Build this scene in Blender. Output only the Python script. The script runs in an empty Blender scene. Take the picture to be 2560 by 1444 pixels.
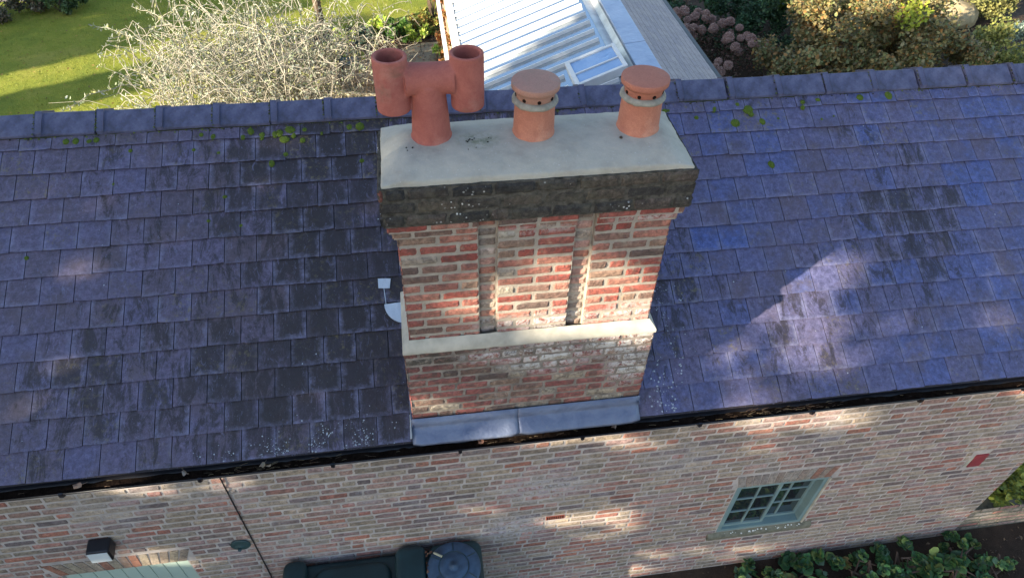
import bpy, math, random
from mathutils import Vector, Matrix, noise as mn
rnd = random.Random(7)
SC = bpy.context.scene
COL = SC.collection
rad = math.radians

# ------------------------------------------------------------------ camera
cd = bpy.data.cameras.new('camera'); cam = bpy.data.objects.new('camera', cd); COL.objects.link(cam)
cd.sensor_width = 36.0; cd.lens = 1724.37/2560*36; cd.clip_end = 500; cd.clip_start = 0.05
cam.location = (0.17543, -2.93435, 3.35294)
cam.rotation_mode = 'XYZ'
cam.rotation_euler = (0.78731, -0.02126, -0.13984)
SC.camera = cam
SC.render.resolution_x = 1024; SC.render.resolution_y = 577

# ------------------------------------------------------------------ light
SUN_AZ, SUN_EL = 25.0, 19.5          # direction the light travels in plan, elevation
S = Vector((-math.cos(rad(SUN_AZ))*math.cos(rad(SUN_EL)), -math.sin(rad(SUN_AZ))*math.cos(rad(SUN_EL)), math.sin(rad(SUN_EL))))
w = bpy.data.worlds.new("World"); SC.world = w; w.use_nodes = True
nt = w.node_tree; nt.nodes.clear()
sky = nt.nodes.new('ShaderNodeTexSky'); sky.sky_type = 'NISHITA'; sky.sun_disc = False
sky.sun_elevation = rad(SUN_EL); sky.sun_rotation = math.atan2(S.x, S.y)
sky.air_density = 1.0; sky.dust_density = 0.6; sky.ozone_density = 2.2
bg = nt.nodes.new('ShaderNodeBackground'); bg.inputs['Strength'].default_value = 0.12
wo = nt.nodes.new('ShaderNodeOutputWorld')
wm=nt.nodes.new('ShaderNodeMix'); wm.data_type='RGBA'; wm.blend_type='MULTIPLY'; wm.inputs[0].default_value=1.0; wm.inputs[7].default_value=(1.09,1.0,.92,1)
nt.links.new(sky.outputs[0], wm.inputs[6]); nt.links.new(wm.outputs[2], bg.inputs[0]); nt.links.new(bg.outputs[0], wo.inputs[0])
sd = bpy.data.lights.new('sun', 'SUN'); sd.energy = 5.0; sd.angle = rad(0.55); sd.color = (1.0, 0.88, 0.69)
sun = bpy.data.objects.new('sun', sd); COL.objects.link(sun)
sun.rotation_euler = S.to_track_quat('Z', 'Y').to_euler(); sun.location = (-20, -10, 12)
SC.view_settings.view_transform = 'Standard'; SC.view_settings.look = 'None'
SC.view_settings.exposure = 1.68; SC.view_settings.gamma = 1.0

# ------------------------------------------------------------------ helpers
ORG = {}
def tag(o, label=None, cat=None, group=None, kind=None):
    if label: o['label'] = label
    if cat: o['category'] = cat
    if group: o['group'] = group
    if kind: o['kind'] = kind
    return o
def empty(name, loc, label, cat, group=None):
    o = bpy.data.objects.new(name, None); COL.objects.link(o); o.location = loc; o.empty_display_size = .1
    ORG[o.name] = Vector(loc); return tag(o, label, cat, group)
class MB:
    def __init__(s): s.V=[]; s.F=[]; s.C=[]; s.c=(1,1,1); s.Lc=None
    def v(s,p,c=None): s.V.append(tuple(p)); s.C.append(c or s.c); return len(s.V)-1
    def f(s,*i): s.F.append(tuple(i))
    def quad(s,a,b,c,d,col=None):
        i=[s.v(p,col) for p in (a,b,c,d)]; s.F.append(tuple(i))
    def box(s,x0,x1,y0,y1,z0,z1,col=None):
        p=[s.v((x,y,z),col) for z in (z0,z1) for y in (y0,y1) for x in (x0,x1)]
        for q in ((0,2,3,1),(4,5,7,6),(0,1,5,4),(2,6,7,3),(0,4,6,2),(1,3,7,5)): s.F.append(tuple(p[k] for k in q))
    def hexa(s,P,col=None):      # 8 points: bottom 4 (ccw), top 4
        p=[s.v(q,col) for q in P]
        for q in ((3,2,1,0),(4,5,6,7),(0,1,5,4),(1,2,6,5),(2,3,7,6),(3,0,4,7)): s.F.append(tuple(p[k] for k in q))
    def tube(s,pts,r,n=6,col=None,r1=None,cap=True):
        pts=[Vector(p) for p in pts]; r1=r if r1 is None else r1; rings=[]
        for k,p in enumerate(pts):
            d=(pts[min(k+1,len(pts)-1)]-pts[max(k-1,0)])
            if d.length<1e-7: d=Vector((0,0,1))
            d.normalize(); a=d.cross(Vector((0,0,1)) if abs(d.z)<.9 else Vector((1,0,0))).normalized(); b=d.cross(a)
            rr=r+(r1-r)*k/max(1,len(pts)-1)
            rings.append([s.v(p+(a*math.cos(t)+b*math.sin(t))*rr,col) for t in [2*math.pi*j/n for j in range(n)]])
        for A,B in zip(rings,rings[1:]):
            for j in range(n): s.F.append((A[j],A[(j+1)%n],B[(j+1)%n],B[j]))
        if cap: s.F.append(tuple(reversed(rings[0]))); s.F.append(tuple(rings[-1]))
    def lathe(s,prof,c,n=32,col=None,axis='z',closed=False):
        rings=[]
        for r,h in prof:
            ring=[]
            for j in range(n):
                t=2*math.pi*j/n
                if axis=='z': p=(c[0]+r*math.cos(t),c[1]+r*math.sin(t),c[2]+h)
                elif axis=='y': p=(c[0]+r*math.cos(t),c[1]-h,c[2]+r*math.sin(t))
                else: p=(c[0]+h,c[1]+r*math.cos(t),c[2]+r*math.sin(t))
                ring.append(s.v(p,col))
            rings.append(ring)
        seq=list(zip(rings,rings[1:]))
        if closed: seq.append((rings[-1],rings[0]))
        for A,B in seq:
            for j in range(n): s.F.append((A[j],A[(j+1)%n],B[(j+1)%n],B[j]))
        if not closed: s.F.append(tuple(reversed(rings[0]))); s.F.append(tuple(rings[-1]))
    def build(s,name,mat,parent=None,smooth=False,origin=None,bevel=0):
        me=bpy.data.meshes.new(name)
        L=ORG.get(parent.name,Vector((0,0,0))) if parent else Vector(origin or (0,0,0))
        me.from_pydata([(x-L[0],y-L[1],z-L[2]) for x,y,z in s.V],[],s.F); 
        a=me.color_attributes.new('Col','FLOAT_COLOR','POINT')
        buf=[]
        for c in s.C: buf+= [c[0],c[1],c[2],1.0]
        a.data.foreach_set('color',buf)
        if s.Lc:
            a2=me.color_attributes.new('Loc','FLOAT_COLOR','POINT'); buf=[]
            for i in range(len(s.V)):
                q_=s.Lc.get(i,(.5,.5)); buf+=[q_[0],q_[1],q_[2] if len(q_)>2 else 0,1]
            a2.data.foreach_set('color',buf)
        if smooth: me.polygons.foreach_set('use_smooth',[True]*len(me.polygons))
        me.materials.append(mat); me.update()
        o=bpy.data.objects.new(name,me); COL.objects.link(o)
        if parent: o.parent=parent; ORG[o.name]=L
        else: o.location=L; ORG[o.name]=L
        if bevel:
            m=o.modifiers.new('bevel','BEVEL'); m.width=bevel; m.segments=2; m.limit_method='ANGLE'; m.angle_limit=rad(40)
        return o

# ------------------------------------------------------------------ materials
class N:
    def __init__(s,name):
        s.m=bpy.data.materials.new(name); s.m.use_nodes=True; s.t=s.m.node_tree; s.t.nodes.clear()
        s.out=s.t.nodes.new('ShaderNodeOutputMaterial'); s.p=s.t.nodes.new('ShaderNodeBsdfPrincipled')
        s.t.links.new(s.p.outputs[0],s.out.inputs[0]); s._c=None
    def n(s,ty,**k):
        q=s.t.nodes.new('ShaderNode'+ty)
        for a,b in k.items(): setattr(q,a,b)
        return q
    def set(s,sock,v):
        if isinstance(v,bpy.types.NodeSocket): s.t.links.new(v,sock)
        elif isinstance(v,(tuple,list)): sock.default_value = (*v,1.0) if len(sock.default_value)==4 and len(v)==3 else v
        else: sock.default_value=v
    def coord(s,scale=(1,1,1),rot=(0,0,0),kind='Object'):
        if s._c is None: s._c=s.n('TexCoord')
        mp=s.n('Mapping'); s.t.links.new(s._c.outputs[kind],mp.inputs[0]); mp.inputs['Scale'].default_value=scale; mp.inputs['Rotation'].default_value=rot
        return mp.outputs[0]
    def noise(s,scale,detail=4,rough=.55,co=None,dist=0):
        q=s.n('TexNoise'); q.inputs['Scale'].default_value=scale; q.inputs['Detail'].default_value=detail; q.inputs['Roughness'].default_value=rough; q.inputs['Distortion'].default_value=dist
        s.t.links.new(co or s.coord(),q.inputs['Vector']); return q.outputs['Fac']
    def voro(s,scale,co=None,feat='F1'):
        q=s.n('TexVoronoi'); q.feature=feat; q.inputs['Scale'].default_value=scale
        s.t.links.new(co or s.coord(),q.inputs['Vector']); return q.outputs['Distance']
    def ramp(s,fac,stops,interp='LINEAR'):
        q=s.n('ValToRGB'); q.color_ramp.interpolation=interp; e=q.color_ramp.elements
        while len(e)<len(stops): e.new(.5)
        for k,(p,c) in enumerate(stops):
            e[k].position=p; c=(c,c,c) if isinstance(c,(int,float)) else c; e[k].color=(*c,1)
        s.set(q.inputs[0],fac); return q.outputs[0]
    def mix(s,fac,a,b,mode='MIX'):
        q=s.n('Mix'); q.data_type='RGBA'; q.blend_type=mode
        s.set(q.inputs[0],fac); s.set(q.inputs[6],a); s.set(q.inputs[7],b); return q.outputs[2]
    def math(s,op,a,b=0.0,c=None):
        q=s.n('Math'); q.operation=op; s.set(q.inputs[0],a); s.set(q.inputs[1],b)
        if c is not None: s.set(q.inputs[2],c)
        return q.outputs[0]
    def attr(s): 
        q=s.n('Attribute'); q.attribute_name='Col'; return q.outputs['Color']
    def sep(s,c):
        q=s.n('SeparateColor'); s.t.links.new(c,q.inputs[0]); return q.outputs
    def bump(s,h,strength=.5,dist=.01,prev=None):
        q=s.n('Bump'); q.inputs['Strength'].default_value=strength; q.inputs['Distance'].default_value=dist
        s.t.links.new(h,q.inputs['Height'])
        if prev: s.t.links.new(prev,q.inputs['Normal'])
        s.t.links.new(q.outputs[0],s.p.inputs['Normal']); return q.outputs[0]
    def base(s,c): s.set(s.p.inputs['Base Color'],c)
    def rough(s,v): s.set(s.p.inputs['Roughness'],v)
    def inp(s,k,v): s.set(s.p.inputs[k],v)

def mat_brick(name, white=.3, wscale=2.2, wthr=.56, grime=.3, gthr=.55, two=.45, whitecol=(.60,.57,.53), stains=(), dark=(), sat=1.0):
    """stains / dark: (x, z, half width, half height, strength) patches in world metres"""
    m=N(name); a=m.attr()
    c=m.mix(.9,a,m.ramp(m.noise(34,6,.78,dist=.4),[(.25,.35),(.5,1.0),(.72,1.55)]),'MULTIPLY')
    c=m.mix(m.ramp(m.noise(15,6,.78,dist=.6),[(.49,0),(.56,two)]),c,(.105,.08,.068))
    c=m.mix(m.ramp(m.noise(11,5,.7,dist=.3),[(.56,0),(.70,.45)]),c,(.42,.33,.24))
    sp=m.n('SeparateXYZ'); m.t.links.new(m.coord(),sp.inputs[0])
    def patch(P,th0,th1):
        tot=None
        for (x,z,hx,hz,st) in P:
            dx=m.math('POWER',m.math('MULTIPLY',m.math('SUBTRACT',sp.outputs[0],x-.6),1/hx),2.0); dz=m.math('POWER',m.math('MULTIPLY',m.math('SUBTRACT',sp.outputs[2],z+4.5),1/hz),2.0)
            v=m.math('MULTIPLY',m.ramp(m.math('ADD',dx,dz),[(0,1),(1,0)]),st); tot=v if tot is None else m.math('MAXIMUM',tot,v)
        return tot
    g=m.ramp(m.noise(3.1,6,.72,dist=.3),[(gthr,0.0),(gthr+.12,grime)])
    if dark: g=m.math('MAXIMUM',g,m.math('MULTIPLY',patch(dark,0,1),m.ramp(m.noise(17,6,.75,dist=.4),[(.38,.1),(.56,1)])))
    c=m.mix(g,c,(.055,.05,.042))
    wn=m.noise(wscale,7,.72,dist=.6); wf=m.noise(26,6,.8,dist=.3)
    wm=m.math('MULTIPLY',m.ramp(wn,[(wthr,0.0),(wthr+.1,1.0)]),m.ramp(wf,[(.40,.05),(.58,1.0)]))
    wm=m.math('MULTIPLY',wm,white)
    if stains: wm=m.math('MAXIMUM',wm,m.math('MULTIPLY',patch(stains,0,1),m.ramp(wf,[(.42,0),(.54,1.0)])))
    c=m.mix(wm,c,whitecol)
    m.base(c); m.rough(.92); m.inp('Specular IOR Level',.25)
    b=m.bump(m.noise(28,5,.7),.7,.010); m.bump(m.noise(120,4,.7),.6,.005,b); return m.m
M={}
M['brick_shaft']=mat_brick('shaft_brick',.45,3.0,.62,.20,.62,stains=[(.9,-.10,.6,.10,.8),(1.5,-.08,.3,.12,.8),(.8,.72,.4,.05,.6),(1.5,.76,.3,.05,.6)],dark=[(.1,-.08,.3,.12,.5)])
M['brick_base']=mat_brick('stack_brick',.4,2.6,.60,.35,.52,two=.6,stains=[(.95,-.42,.42,.22,.95),(1.45,-.34,.35,.22,1.0),(1.55,-.60,.22,.30,.9),(.6,-.36,.35,.10,.8)],dark=[(.15,-.34,.5,.13,.95),(.75,-.30,.45,.07,.9),(1.2,-.29,.3,.07,.8),(.3,-.5,.6,.2,.45)])
M['brick_wall']=mat_brick('wall_brick',.38,1.3,.52,.15,.62,two=.42,whitecol=(.47,.44,.45),stains=[(1.0,-2.2,.55,.35,.7),(.75,-2.9,.45,.35,.8),(5.9,-2.0,.6,.5,.6),(2.2,-2.0,.5,.3,.4),(-1.6,-1.7,.3,.3,.4)])
M['brick_cap']=mat_brick('cap_brick',.25,6,.60,.75,.42)
# lichen-spotted sooty cap
def mat_cap():
    m=N('sooty_cap_brick'); a=m.attr()
    c=m.mix(.95,a,m.ramp(m.noise(26,7,.8,dist=.3),[(.32,.3),(.5,1.0),(.70,2.4)]),'MULTIPLY')
    c=m.mix(m.ramp(m.noise(7,5,.7),[(.5,0),(.7,.5)]),c,(.13,.12,.08))
    v=m.voro(34); pm=m.math('MULTIPLY',m.ramp(v,[(.16,1.0),(.24,0.0)]),m.ramp(m.noise(3.2,4,.7),[(.53,0),(.60,1)]))
    c=m.mix(pm,c,(.55,.55,.52))
    m.base(c); m.rough(.95); m.bump(m.noise(80,5,.7),.9,.008); return m.m
M['cap']=mat_cap()
def mat_plain(name,col,rough=.6,spec=.5,metal=0,var=.25,scale=12,bump=.2,bscale=60,col2=None,bdist=.003):
    m=N(name); f=m.noise(scale,5,.6)
    col2=col2 or tuple(x*(1-var) for x in col)
    m.base(m.ramp(f,[(.35,col2),(.65,col)])); m.rough(rough); m.inp('Specular IOR Level',spec); m.inp('Metallic',metal)
    if bump: m.bump(m.noise(bscale,4,.6),bump,bdist)
    return m.m
M['mortar']=mat_plain('lime_mortar',(.43,.375,.31),.95,.2,var=.3,scale=14,bump=.7,bscale=90,bdist=.006)
M['mortar_wall']=mat_plain('pale_wall_mortar',(.50,.445,.41),.95,.2,var=.3,scale=9,bump=.6,bscale=80,bdist=.005)
M['mortar_base']=mat_plain('grimy_mortar',(.34,.29,.245),.95,.2,var=.5,scale=12,bump=.8,bscale=80,bdist=.006)
M['fillet']=mat_plain('mortar_fillet',(.54,.50,.41),.95,.2,var=.32,scale=6,bump=.4,bscale=40,bdist=.004)
def mat_flaunch():
    m=N('cement_flaunching'); c=m.ramp(m.noise(5,6,.65),[(.3,(.34,.315,.26)),(.5,(.43,.40,.33)),(.75,(.49,.455,.375))])
    c=m.mix(m.ramp(m.noise(26,5,.7),[(.45,0),(.8,.35)]),c,(.30,.30,.28))
    co=m.coord(); sp=m.n('SeparateXYZ'); m.t.links.new(co,sp.inputs[0])
    # algae smear near the left pot
    dx=m.math('SUBTRACT',sp.outputs[0],.50-.6); dy=m.math('SUBTRACT',sp.outputs[1],.40-2.6)
    d=m.math('ADD',m.math('POWER',m.math('MULTIPLY',dx,7.0),2.0),m.math('POWER',m.math('MULTIPLY',dy,10.0),2.0))
    am=m.math('MULTIPLY',m.ramp(d,[(0,1),(1,0)]),m.ramp(m.noise(22,5,.7),[(.4,0),(.65,.75)]))
    c=m.mix(am,c,(.12,.15,.07))
    c=m.mix(m.ramp(m.noise(95,2,.5),[(.68,0),(.74,.6)]),c,(.62,.61,.58))
    m.base(c); m.rough(.93); m.inp('Specular IOR Level',.2); b=m.bump(m.noise(6,4,.6),.5,.02); m.bump(m.noise(110,4,.7),.35,.004,b); return m.m
M['flaunch']=mat_flaunch(); M['collar']=mat_plain('dull_mortar_collar',(.38,.355,.29),.95,.2,var=.35,scale=22,bump=.6,bscale=90,bdist=.004)
def mat_terracotta(name,c0,c1,smudge=(.13,.11,.07),sm=.5):
    m=N(name); c=m.ramp(m.noise(6,6,.75,dist=.4),[(.35,c1),(.65,c0)]); c=m.mix(m.ramp(m.noise(3.5,5,.7),[(.55,0),(.75,.35)]),c,(.55,.38,.30))
    c=m.mix(m.ramp(m.noise(4.2,4,.6,dist=.4),[(.58,0),(.72,sm)]),c,smudge)
    c=m.mix(m.ramp(m.noise(140,3,.6),[(.3,.25),(.6,0)]),c,(.2,.07,.05))
    m.base(c); m.rough(.88); m.inp('Specular IOR Level',.25); m.bump(m.noise(150,4,.7),.35,.003); return m.m
M['tc_red']=mat_terracotta('red_terracotta',(.44,.15,.115),(.33,.10,.08),sm=.7)
M['tc_orange']=mat_terracotta('orange_terracotta',(.60,.26,.165),(.44,.17,.115),sm=.45)
M['tc_cap']=mat_terracotta('weathered_terracotta',(.48,.25,.19),(.38,.23,.17),smudge=(.28,.26,.22),sm=.85)
M['tc_cap2']=mat_terracotta('clean_terracotta',(.50,.20,.13),(.42,.16,.11),smudge=(.14,.12,.12),sm=.4)
M['dark']=mat_plain('dark_hole',(.02,.012,.01),.9,.1,bump=0)
def mat_tile():
    m=N('blue_plain_tile'); s=m.sep(m.attr())   # r tone, g dirt, b lichen
    at=m.n('Attribute'); at.attribute_name='Loc'; l=m.sep(at.outputs['Color'])
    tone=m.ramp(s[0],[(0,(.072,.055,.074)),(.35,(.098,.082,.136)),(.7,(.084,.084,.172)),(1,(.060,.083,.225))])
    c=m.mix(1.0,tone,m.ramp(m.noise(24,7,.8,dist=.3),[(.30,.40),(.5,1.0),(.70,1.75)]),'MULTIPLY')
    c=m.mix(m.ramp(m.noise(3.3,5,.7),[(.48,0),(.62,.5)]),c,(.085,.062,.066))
    # distance from the tile's worn edges 0..1
    eu=m.math('MULTIPLY',m.math('MINIMUM',l[0],m.math('SUBTRACT',1.0,l[0])),2.0); ev=m.math('MULTIPLY',m.math('MINIMUM',l[1],m.math('SUBTRACT',1.15,l[1])),2.0)
    e=m.math('MINIMUM',m.math('ADD',eu,m.math('MULTIPLY',m.math('SUBTRACT',m.noise(16,5,.7),.5),.9)),m.math('ADD',ev,m.math('MULTIPLY',m.math('SUBTRACT',m.noise(19,5,.7),.5),.9)))
    st=m.noise(6.0,8,.82,co=m.coord((1.9,.62,.62)),dist=.7)
    k=m.math('ADD',m.math('ADD',m.math('MULTIPLY',st,1.1),m.math('MULTIPLY',m.math('SUBTRACT',s[1],.5),.50)),m.math('MULTIPLY',e,.07))
    k=m.math('ADD',k,m.math('MULTIPLY',l[2],.08))
    dm=m.ramp(k,[(.57,0),(.635,.70),(.80,.92)])
    c=m.mix(dm,c,(.020,.015,.016))
    # pale chalky bloom along edges and in streaks
    pm=m.math('MULTIPLY',m.ramp(e,[(.0,1),(.32,0)]),m.ramp(m.noise(11,6,.8),[(.38,0),(.60,.75)]))
    pm=m.math('MULTIPLY',pm,m.ramp(m.math('ADD',l[2],.5),[(.2,.15),(.9,1.0)])); c=m.mix(pm,c,(.20,.20,.31))
    c=m.mix(m.ramp(m.noise(12,7,.8,co=m.coord((2.4,.8,.8)),dist=.9),[(.57,0),(.66,.45)]),c,(.21,.215,.36))
    lm=m.math('MULTIPLY',m.ramp(m.noise(22,6,.78),[(.54,0),(.62,1)]),m.ramp(s[2],[(.40,0),(.9,.65)]))
    c=m.mix(lm,c,(.17,.14,.055))
    c=m.mix(m.ramp(m.noise(75,3,.6),[(.66,0),(.72,.35)]),c,(.28,.28,.34))
    m.base(c); m.rough(m.ramp(m.noise(12,5,.6),[(.3,.42),(.7,.72)])); m.inp('Specular IOR Level',.5)
    b=m.bump(m.noise(18,5,.7),.45,.006); m.bump(m.noise(140,3,.7),.4,.003,b); return m.m
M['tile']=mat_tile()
def mat_ridge():
    m=N('blue_clay_ridge'); c=m.ramp(m.noise(7,6,.7),[(.32,(.045,.045,.070)),(.5,(.080,.082,.145)),(.7,(.135,.138,.215))])
    c=m.mix(m.ramp(m.noise(30,4,.6),[(.60,0),(.72,.5)]),c,(.05,.045,.06))
    m.base(c); m.rough(.6); m.bump(m.noise(90,4,.6),.35,.004); return m.m
M['ridge']=mat_ridge()
M['moss_mortar']=mat_plain('mossy_bedding',(.075,.065,.045),.95,.1,var=.5,scale=20,bump=1,bscale=60,col2=(.03,.04,.015),bdist=.01)
def mat_lead(name,c0,c1,r=.5):
    m=N(name); m.base(m.ramp(m.noise(3.5,6,.6,dist=.5),[(.3,c0),(.7,c1)])); m.rough(r); m.inp('Metallic',.35)
    b=m.bump(m.noise(5,4,.6),.7,.03); m.bump(m.noise(60,4,.6),.2,.003,b); return m.m
M['lead']=mat_lead('grey_lead',(.085,.11,.19),(.20,.23,.31))
M['lead_new']=mat_lead('bright_new_lead',(.5,.56,.62),(.62,.68,.74),.4)
M['lead_wing']=mat_lead('wing_lead',(.33,.40,.52),(.45,.52,.62),.4)
M['flash_wing']=mat_plain('silver_flashing_tape',(.62,.62,.60),.35,.6,metal=.5,var=.3,scale=6)
M['black']=mat_plain('black_plastic',(.012,.012,.016),.35,.5,var=.3,bump=.1)
M['sludge']=mat_plain('gutter_sludge',(.022,.014,.010),1.0,.05,var=.6,scale=25,bump=1,bscale=50,bdist=.01)
M['green_paint']=mat_plain('sage_green_paint',(.19,.28,.28),.5,.4,var=.12,scale=6,bump=.1)
M['door_paint']=mat_plain('pale_green_paint',(.42,.52,.45),.5,.4,var=.08,scale=3,bump=.1)
M['stone']=mat_plain('mossy_stone_sill',(.22,.21,.155),.95,.2,var=.45,scale=16,bump=.6,bscale=50,bdist=.006)
M['white']=mat_plain('white_paint',(.74,.74,.70),.5,.4,var=.1,bump=.1)
M['lens']=mat_plain('frosted_lens',(.62,.66,.66),.3,.5,var=.05,bump=0)
M['tankgreen']=mat_plain('green_tank_plastic',(.018,.055,.062),.42,.5,var=.35,scale=5,bump=.25,bscale=40)
M['lid']=mat_plain('dusty_lid_plastic',(.07,.13,.21),.5,.5,var=.5,scale=7,bump=.25,bscale=50)
M['boss']=mat_plain('dark_green_metal',(.035,.075,.078),.55,.5,var=.3,bump=.2)
M['bark']=mat_plain('grey_bark',(.20,.15,.11),.95,.1,var=.5,scale=20,bump=1,bscale=40,bdist=.01)
M['twig']=mat_plain('pale_twig',(.50,.46,.37),.9,.2,var=.35,scale=3,bump=0)
M['twig_brown']=mat_plain('brown_twig',(.16,.11,.08),.9,.2,var=.35,scale=3,bump=0)
M['slab']=None
def mat_leaf(name,rough=.6,trans=.25,var=.5):
    m=N(name); a=m.attr(); c=m.mix(var,a,m.ramp(m.noise(9,3,.6),[(.3,.55),(.7,1.4)]),'MULTIPLY')
    m.base(c); m.rough(rough); m.inp('Specular IOR Level',.35)
    tr=m.n('BsdfTranslucent'); m.t.links.new(c,tr.inputs[0]); mx=m.n('MixShader'); mx.inputs[0].default_value=trans
    m.t.links.new(m.p.outputs[0],mx.inputs[1]); m.t.links.new(tr.outputs[0],mx.inputs[2]); m.t.links.new(mx.outputs[0],m.out.inputs[0]); return m.m
M['leaf']=mat_leaf('leaves'); M['moss']=mat_leaf('moss',.9,.1,.6)
def mat_glass_pane():
    m=N('dark_window_glass'); m.base((.02,.025,.03)); m.rough(.04); m.inp('Coat Weight',1.0); m.inp('Specular IOR Level',.9); return m.m
M['pane']=mat_glass_pane()
def mat_roofglass():
    m=N('coated_roof_glazing'); m.base(m.ramp(m.noise(1.2,4,.6,dist=.6),[(.35,(.48,.54,.61)),(.65,(.60,.65,.69))])); m.rough(m.ramp(m.noise(2,4,.6),[(.3,.10),(.7,.22)])); m.inp('Metallic',1.0)
    m.bump(m.noise(1.6,3,.5),.12,.03); return m.m
M['roofglass']=mat_roofglass()
def mat_slate():
    m=N('grey_brown_slate_slope'); co=m.coord((1,1,1))
    b=m.n('TexBrick'); m.t.links.new(m.coord((1,1,1),(0,0,rad(90))),b.inputs[0]); b.inputs['Scale'].default_value=1; b.inputs['Brick Width'].default_value=.22; b.inputs['Row Height'].default_value=.13
    b.inputs['Mortar Size'].default_value=.006; b.inputs['Color1'].default_value=(.40,.34,.32,1); b.inputs['Color2'].default_value=(.32,.28,.29,1); b.inputs['Mortar'].default_value=(.20,.165,.17,1)
    c=m.mix(.5,b.outputs[0],m.ramp(m.noise(6,5,.6,co=m.coord((4,.7,1))),[(.3,.7),(.7,1.25)]),'MULTIPLY')
    c=m.mix(m.ramp(m.noise(9,4,.6,co=m.coord((9,1,1))),[(.60,0),(.68,.6)]),c,(.06,.05,.055))
    m.base(c); m.rough(.75); m.bump(b.outputs[1],-.4,.008); return m.m
M['slate']=mat_slate()
def mat_ground(name,stops,s1=1.2,s2=40,bump=.6,bs=70,bd=.02):
    m=N(name); c=m.ramp(m.noise(s1,6,.65),stops); c=m.mix(.7,c,m.ramp(m.noise(s2,5,.7),[(.3,.55),(.7,1.4)]),'MULTIPLY')
    m.base(c); m.rough(.95); m.inp('Specular IOR Level',.15); m.bump(m.noise(bs,4,.7),bump,bd); return m.m
M['lawn']=mat_ground('mown_lawn',[(.3,(.16,.20,.03)),(.5,(.24,.26,.035)),(.7,(.32,.29,.06))],.9,55)
M['soil']=mat_ground('garden_soil',[(.3,(.035,.025,.018)),(.6,(.075,.05,.035)),(.8,(.13,.09,.06))],3,60)
M['path']=mat_ground('gravel_path',[(.3,(.20,.16,.14)),(.7,(.30,.25,.21))],2,60)
def mat_slab():
    m=N('york_stone_paving'); b=m.n('TexBrick'); m.t.links.new(m.coord(),b.inputs[0]); b.inputs['Scale'].default_value=1; b.inputs['Brick Width'].default_value=.75; b.inputs['Row Height'].default_value=.55
    b.inputs['Mortar Size'].default_value=.012; b.inputs['Color1'].default_value=(.27,.22,.14,1); b.inputs['Color2'].default_value=(.22,.18,.12,1); b.inputs['Mortar'].default_value=(.07,.06,.035,1)
    c=m.mix(.7,b.outputs[0],m.ramp(m.noise(5,6,.7),[(.3,.6),(.7,1.3)]),'MULTIPLY'); m.base(c); m.rough(.9); m.bump(b.outputs[1],-.4,.01); return m.m
M['slab']=mat_slab()

# ------------------------------------------------------------------ constants of the house
ROOF_TH=0.5061; RX0=-2.82567; RY0=0.0336; RZ0=-1.19663; WT=0.24912; G=0.22068
CT,ST=math.cos(ROOF_TH),math.sin(ROOF_TH)
def roof(x,v,h=0.0): return (x, RY0+v*CT-h*ST, RZ0+v*ST+h*CT)
HX0,HX1=-4.9,6.10; YW=0.07; YB=5.13; ZG=-4.5
# ground sheets
g=MB(); g.quad((-90,-70,ZG),(90,-70,ZG),(90,110,ZG),(-90,110,ZG)); tag(g.build('ground',M['soil']),kind='structure')
def sheet(name,pts,z,mat,kind='structure',label=None):
    b=MB(); ids=[b.v((x,y,z)) for x,y in pts]; b.f(*ids); return tag(b.build(name,mat),kind=kind)
sheet('lawn',[(-40,8.2),(-3.0,8.2),(-2.9,12.6),(-2.6,14.0),(-1.4,14.75),(0.3,15.0),(1.0,15.2),(1.2,40),(-40,40)],ZG+.02,M['lawn'])
sheet('patio',[(-2.6,5.2),(1.2,5.2),(1.2,13.75),(.4,13.7),(-.2,13.3),(-1.3,12.9),(-2.4,12.4)],ZG+.012,M['slab'])
sheet('path',[(-12,17.15),(-2,16.9),(-2,18.0),(-12,18.2)],ZG+.028,M['path'])
# grass blades over the part of the lawn in view
b=MB()
for k in range(26000):
    x=rnd.uniform(-11,1.0); y=rnd.uniform(10.5,17.6)
    if x>-2.9 and y<15.25: continue
    h=rnd.uniform(.02,.045); a=rnd.uniform(0,math.tau); wv=.006
    c=rnd.choice([(.24,.27,.04),(.28,.30,.04),(.16,.20,.03),(.36,.32,.08)])
    dx,dy=math.cos(a)*wv,math.sin(a)*wv; lx,ly=rnd.uniform(-.02,.02),rnd.uniform(-.02,.02)
    i=b.v((x-dx,y-dy,ZG+.02),c); j=b.v((x+dx,y+dy,ZG+.02),c); l=b.v((x+lx,y+ly,ZG+.02+h),c); b.f(i,j,l)
tag(b.build('grass',M['leaf']),'short mown lawn grass behind the house','grass',kind='stuff')
b=MB()
for k in range(330):
    x=rnd.uniform(-10,1.2); y=rnd.uniform(10.5,17)
    s=rnd.uniform(.02,.045); a=rnd.uniform(0,6.28); c=rnd.choice([(.30,.16,.05),(.36,.24,.06),(.2,.1,.05)])
    z=ZG+.05
    b.quad((x+s*math.cos(a),y+s*math.sin(a),z),(x-s*.5*math.sin(a),y+s*.5*math.cos(a),z+.015),(x-s*math.cos(a),y-s*math.sin(a),z),(x+s*.5*math.sin(a),y-s*.5*math.cos(a),z+.01),c)
tag(b.build('fallen_leaves',M['leaf']),'brown autumn leaves scattered over the lawn and patio','leaf litter',kind='stuff')

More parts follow.
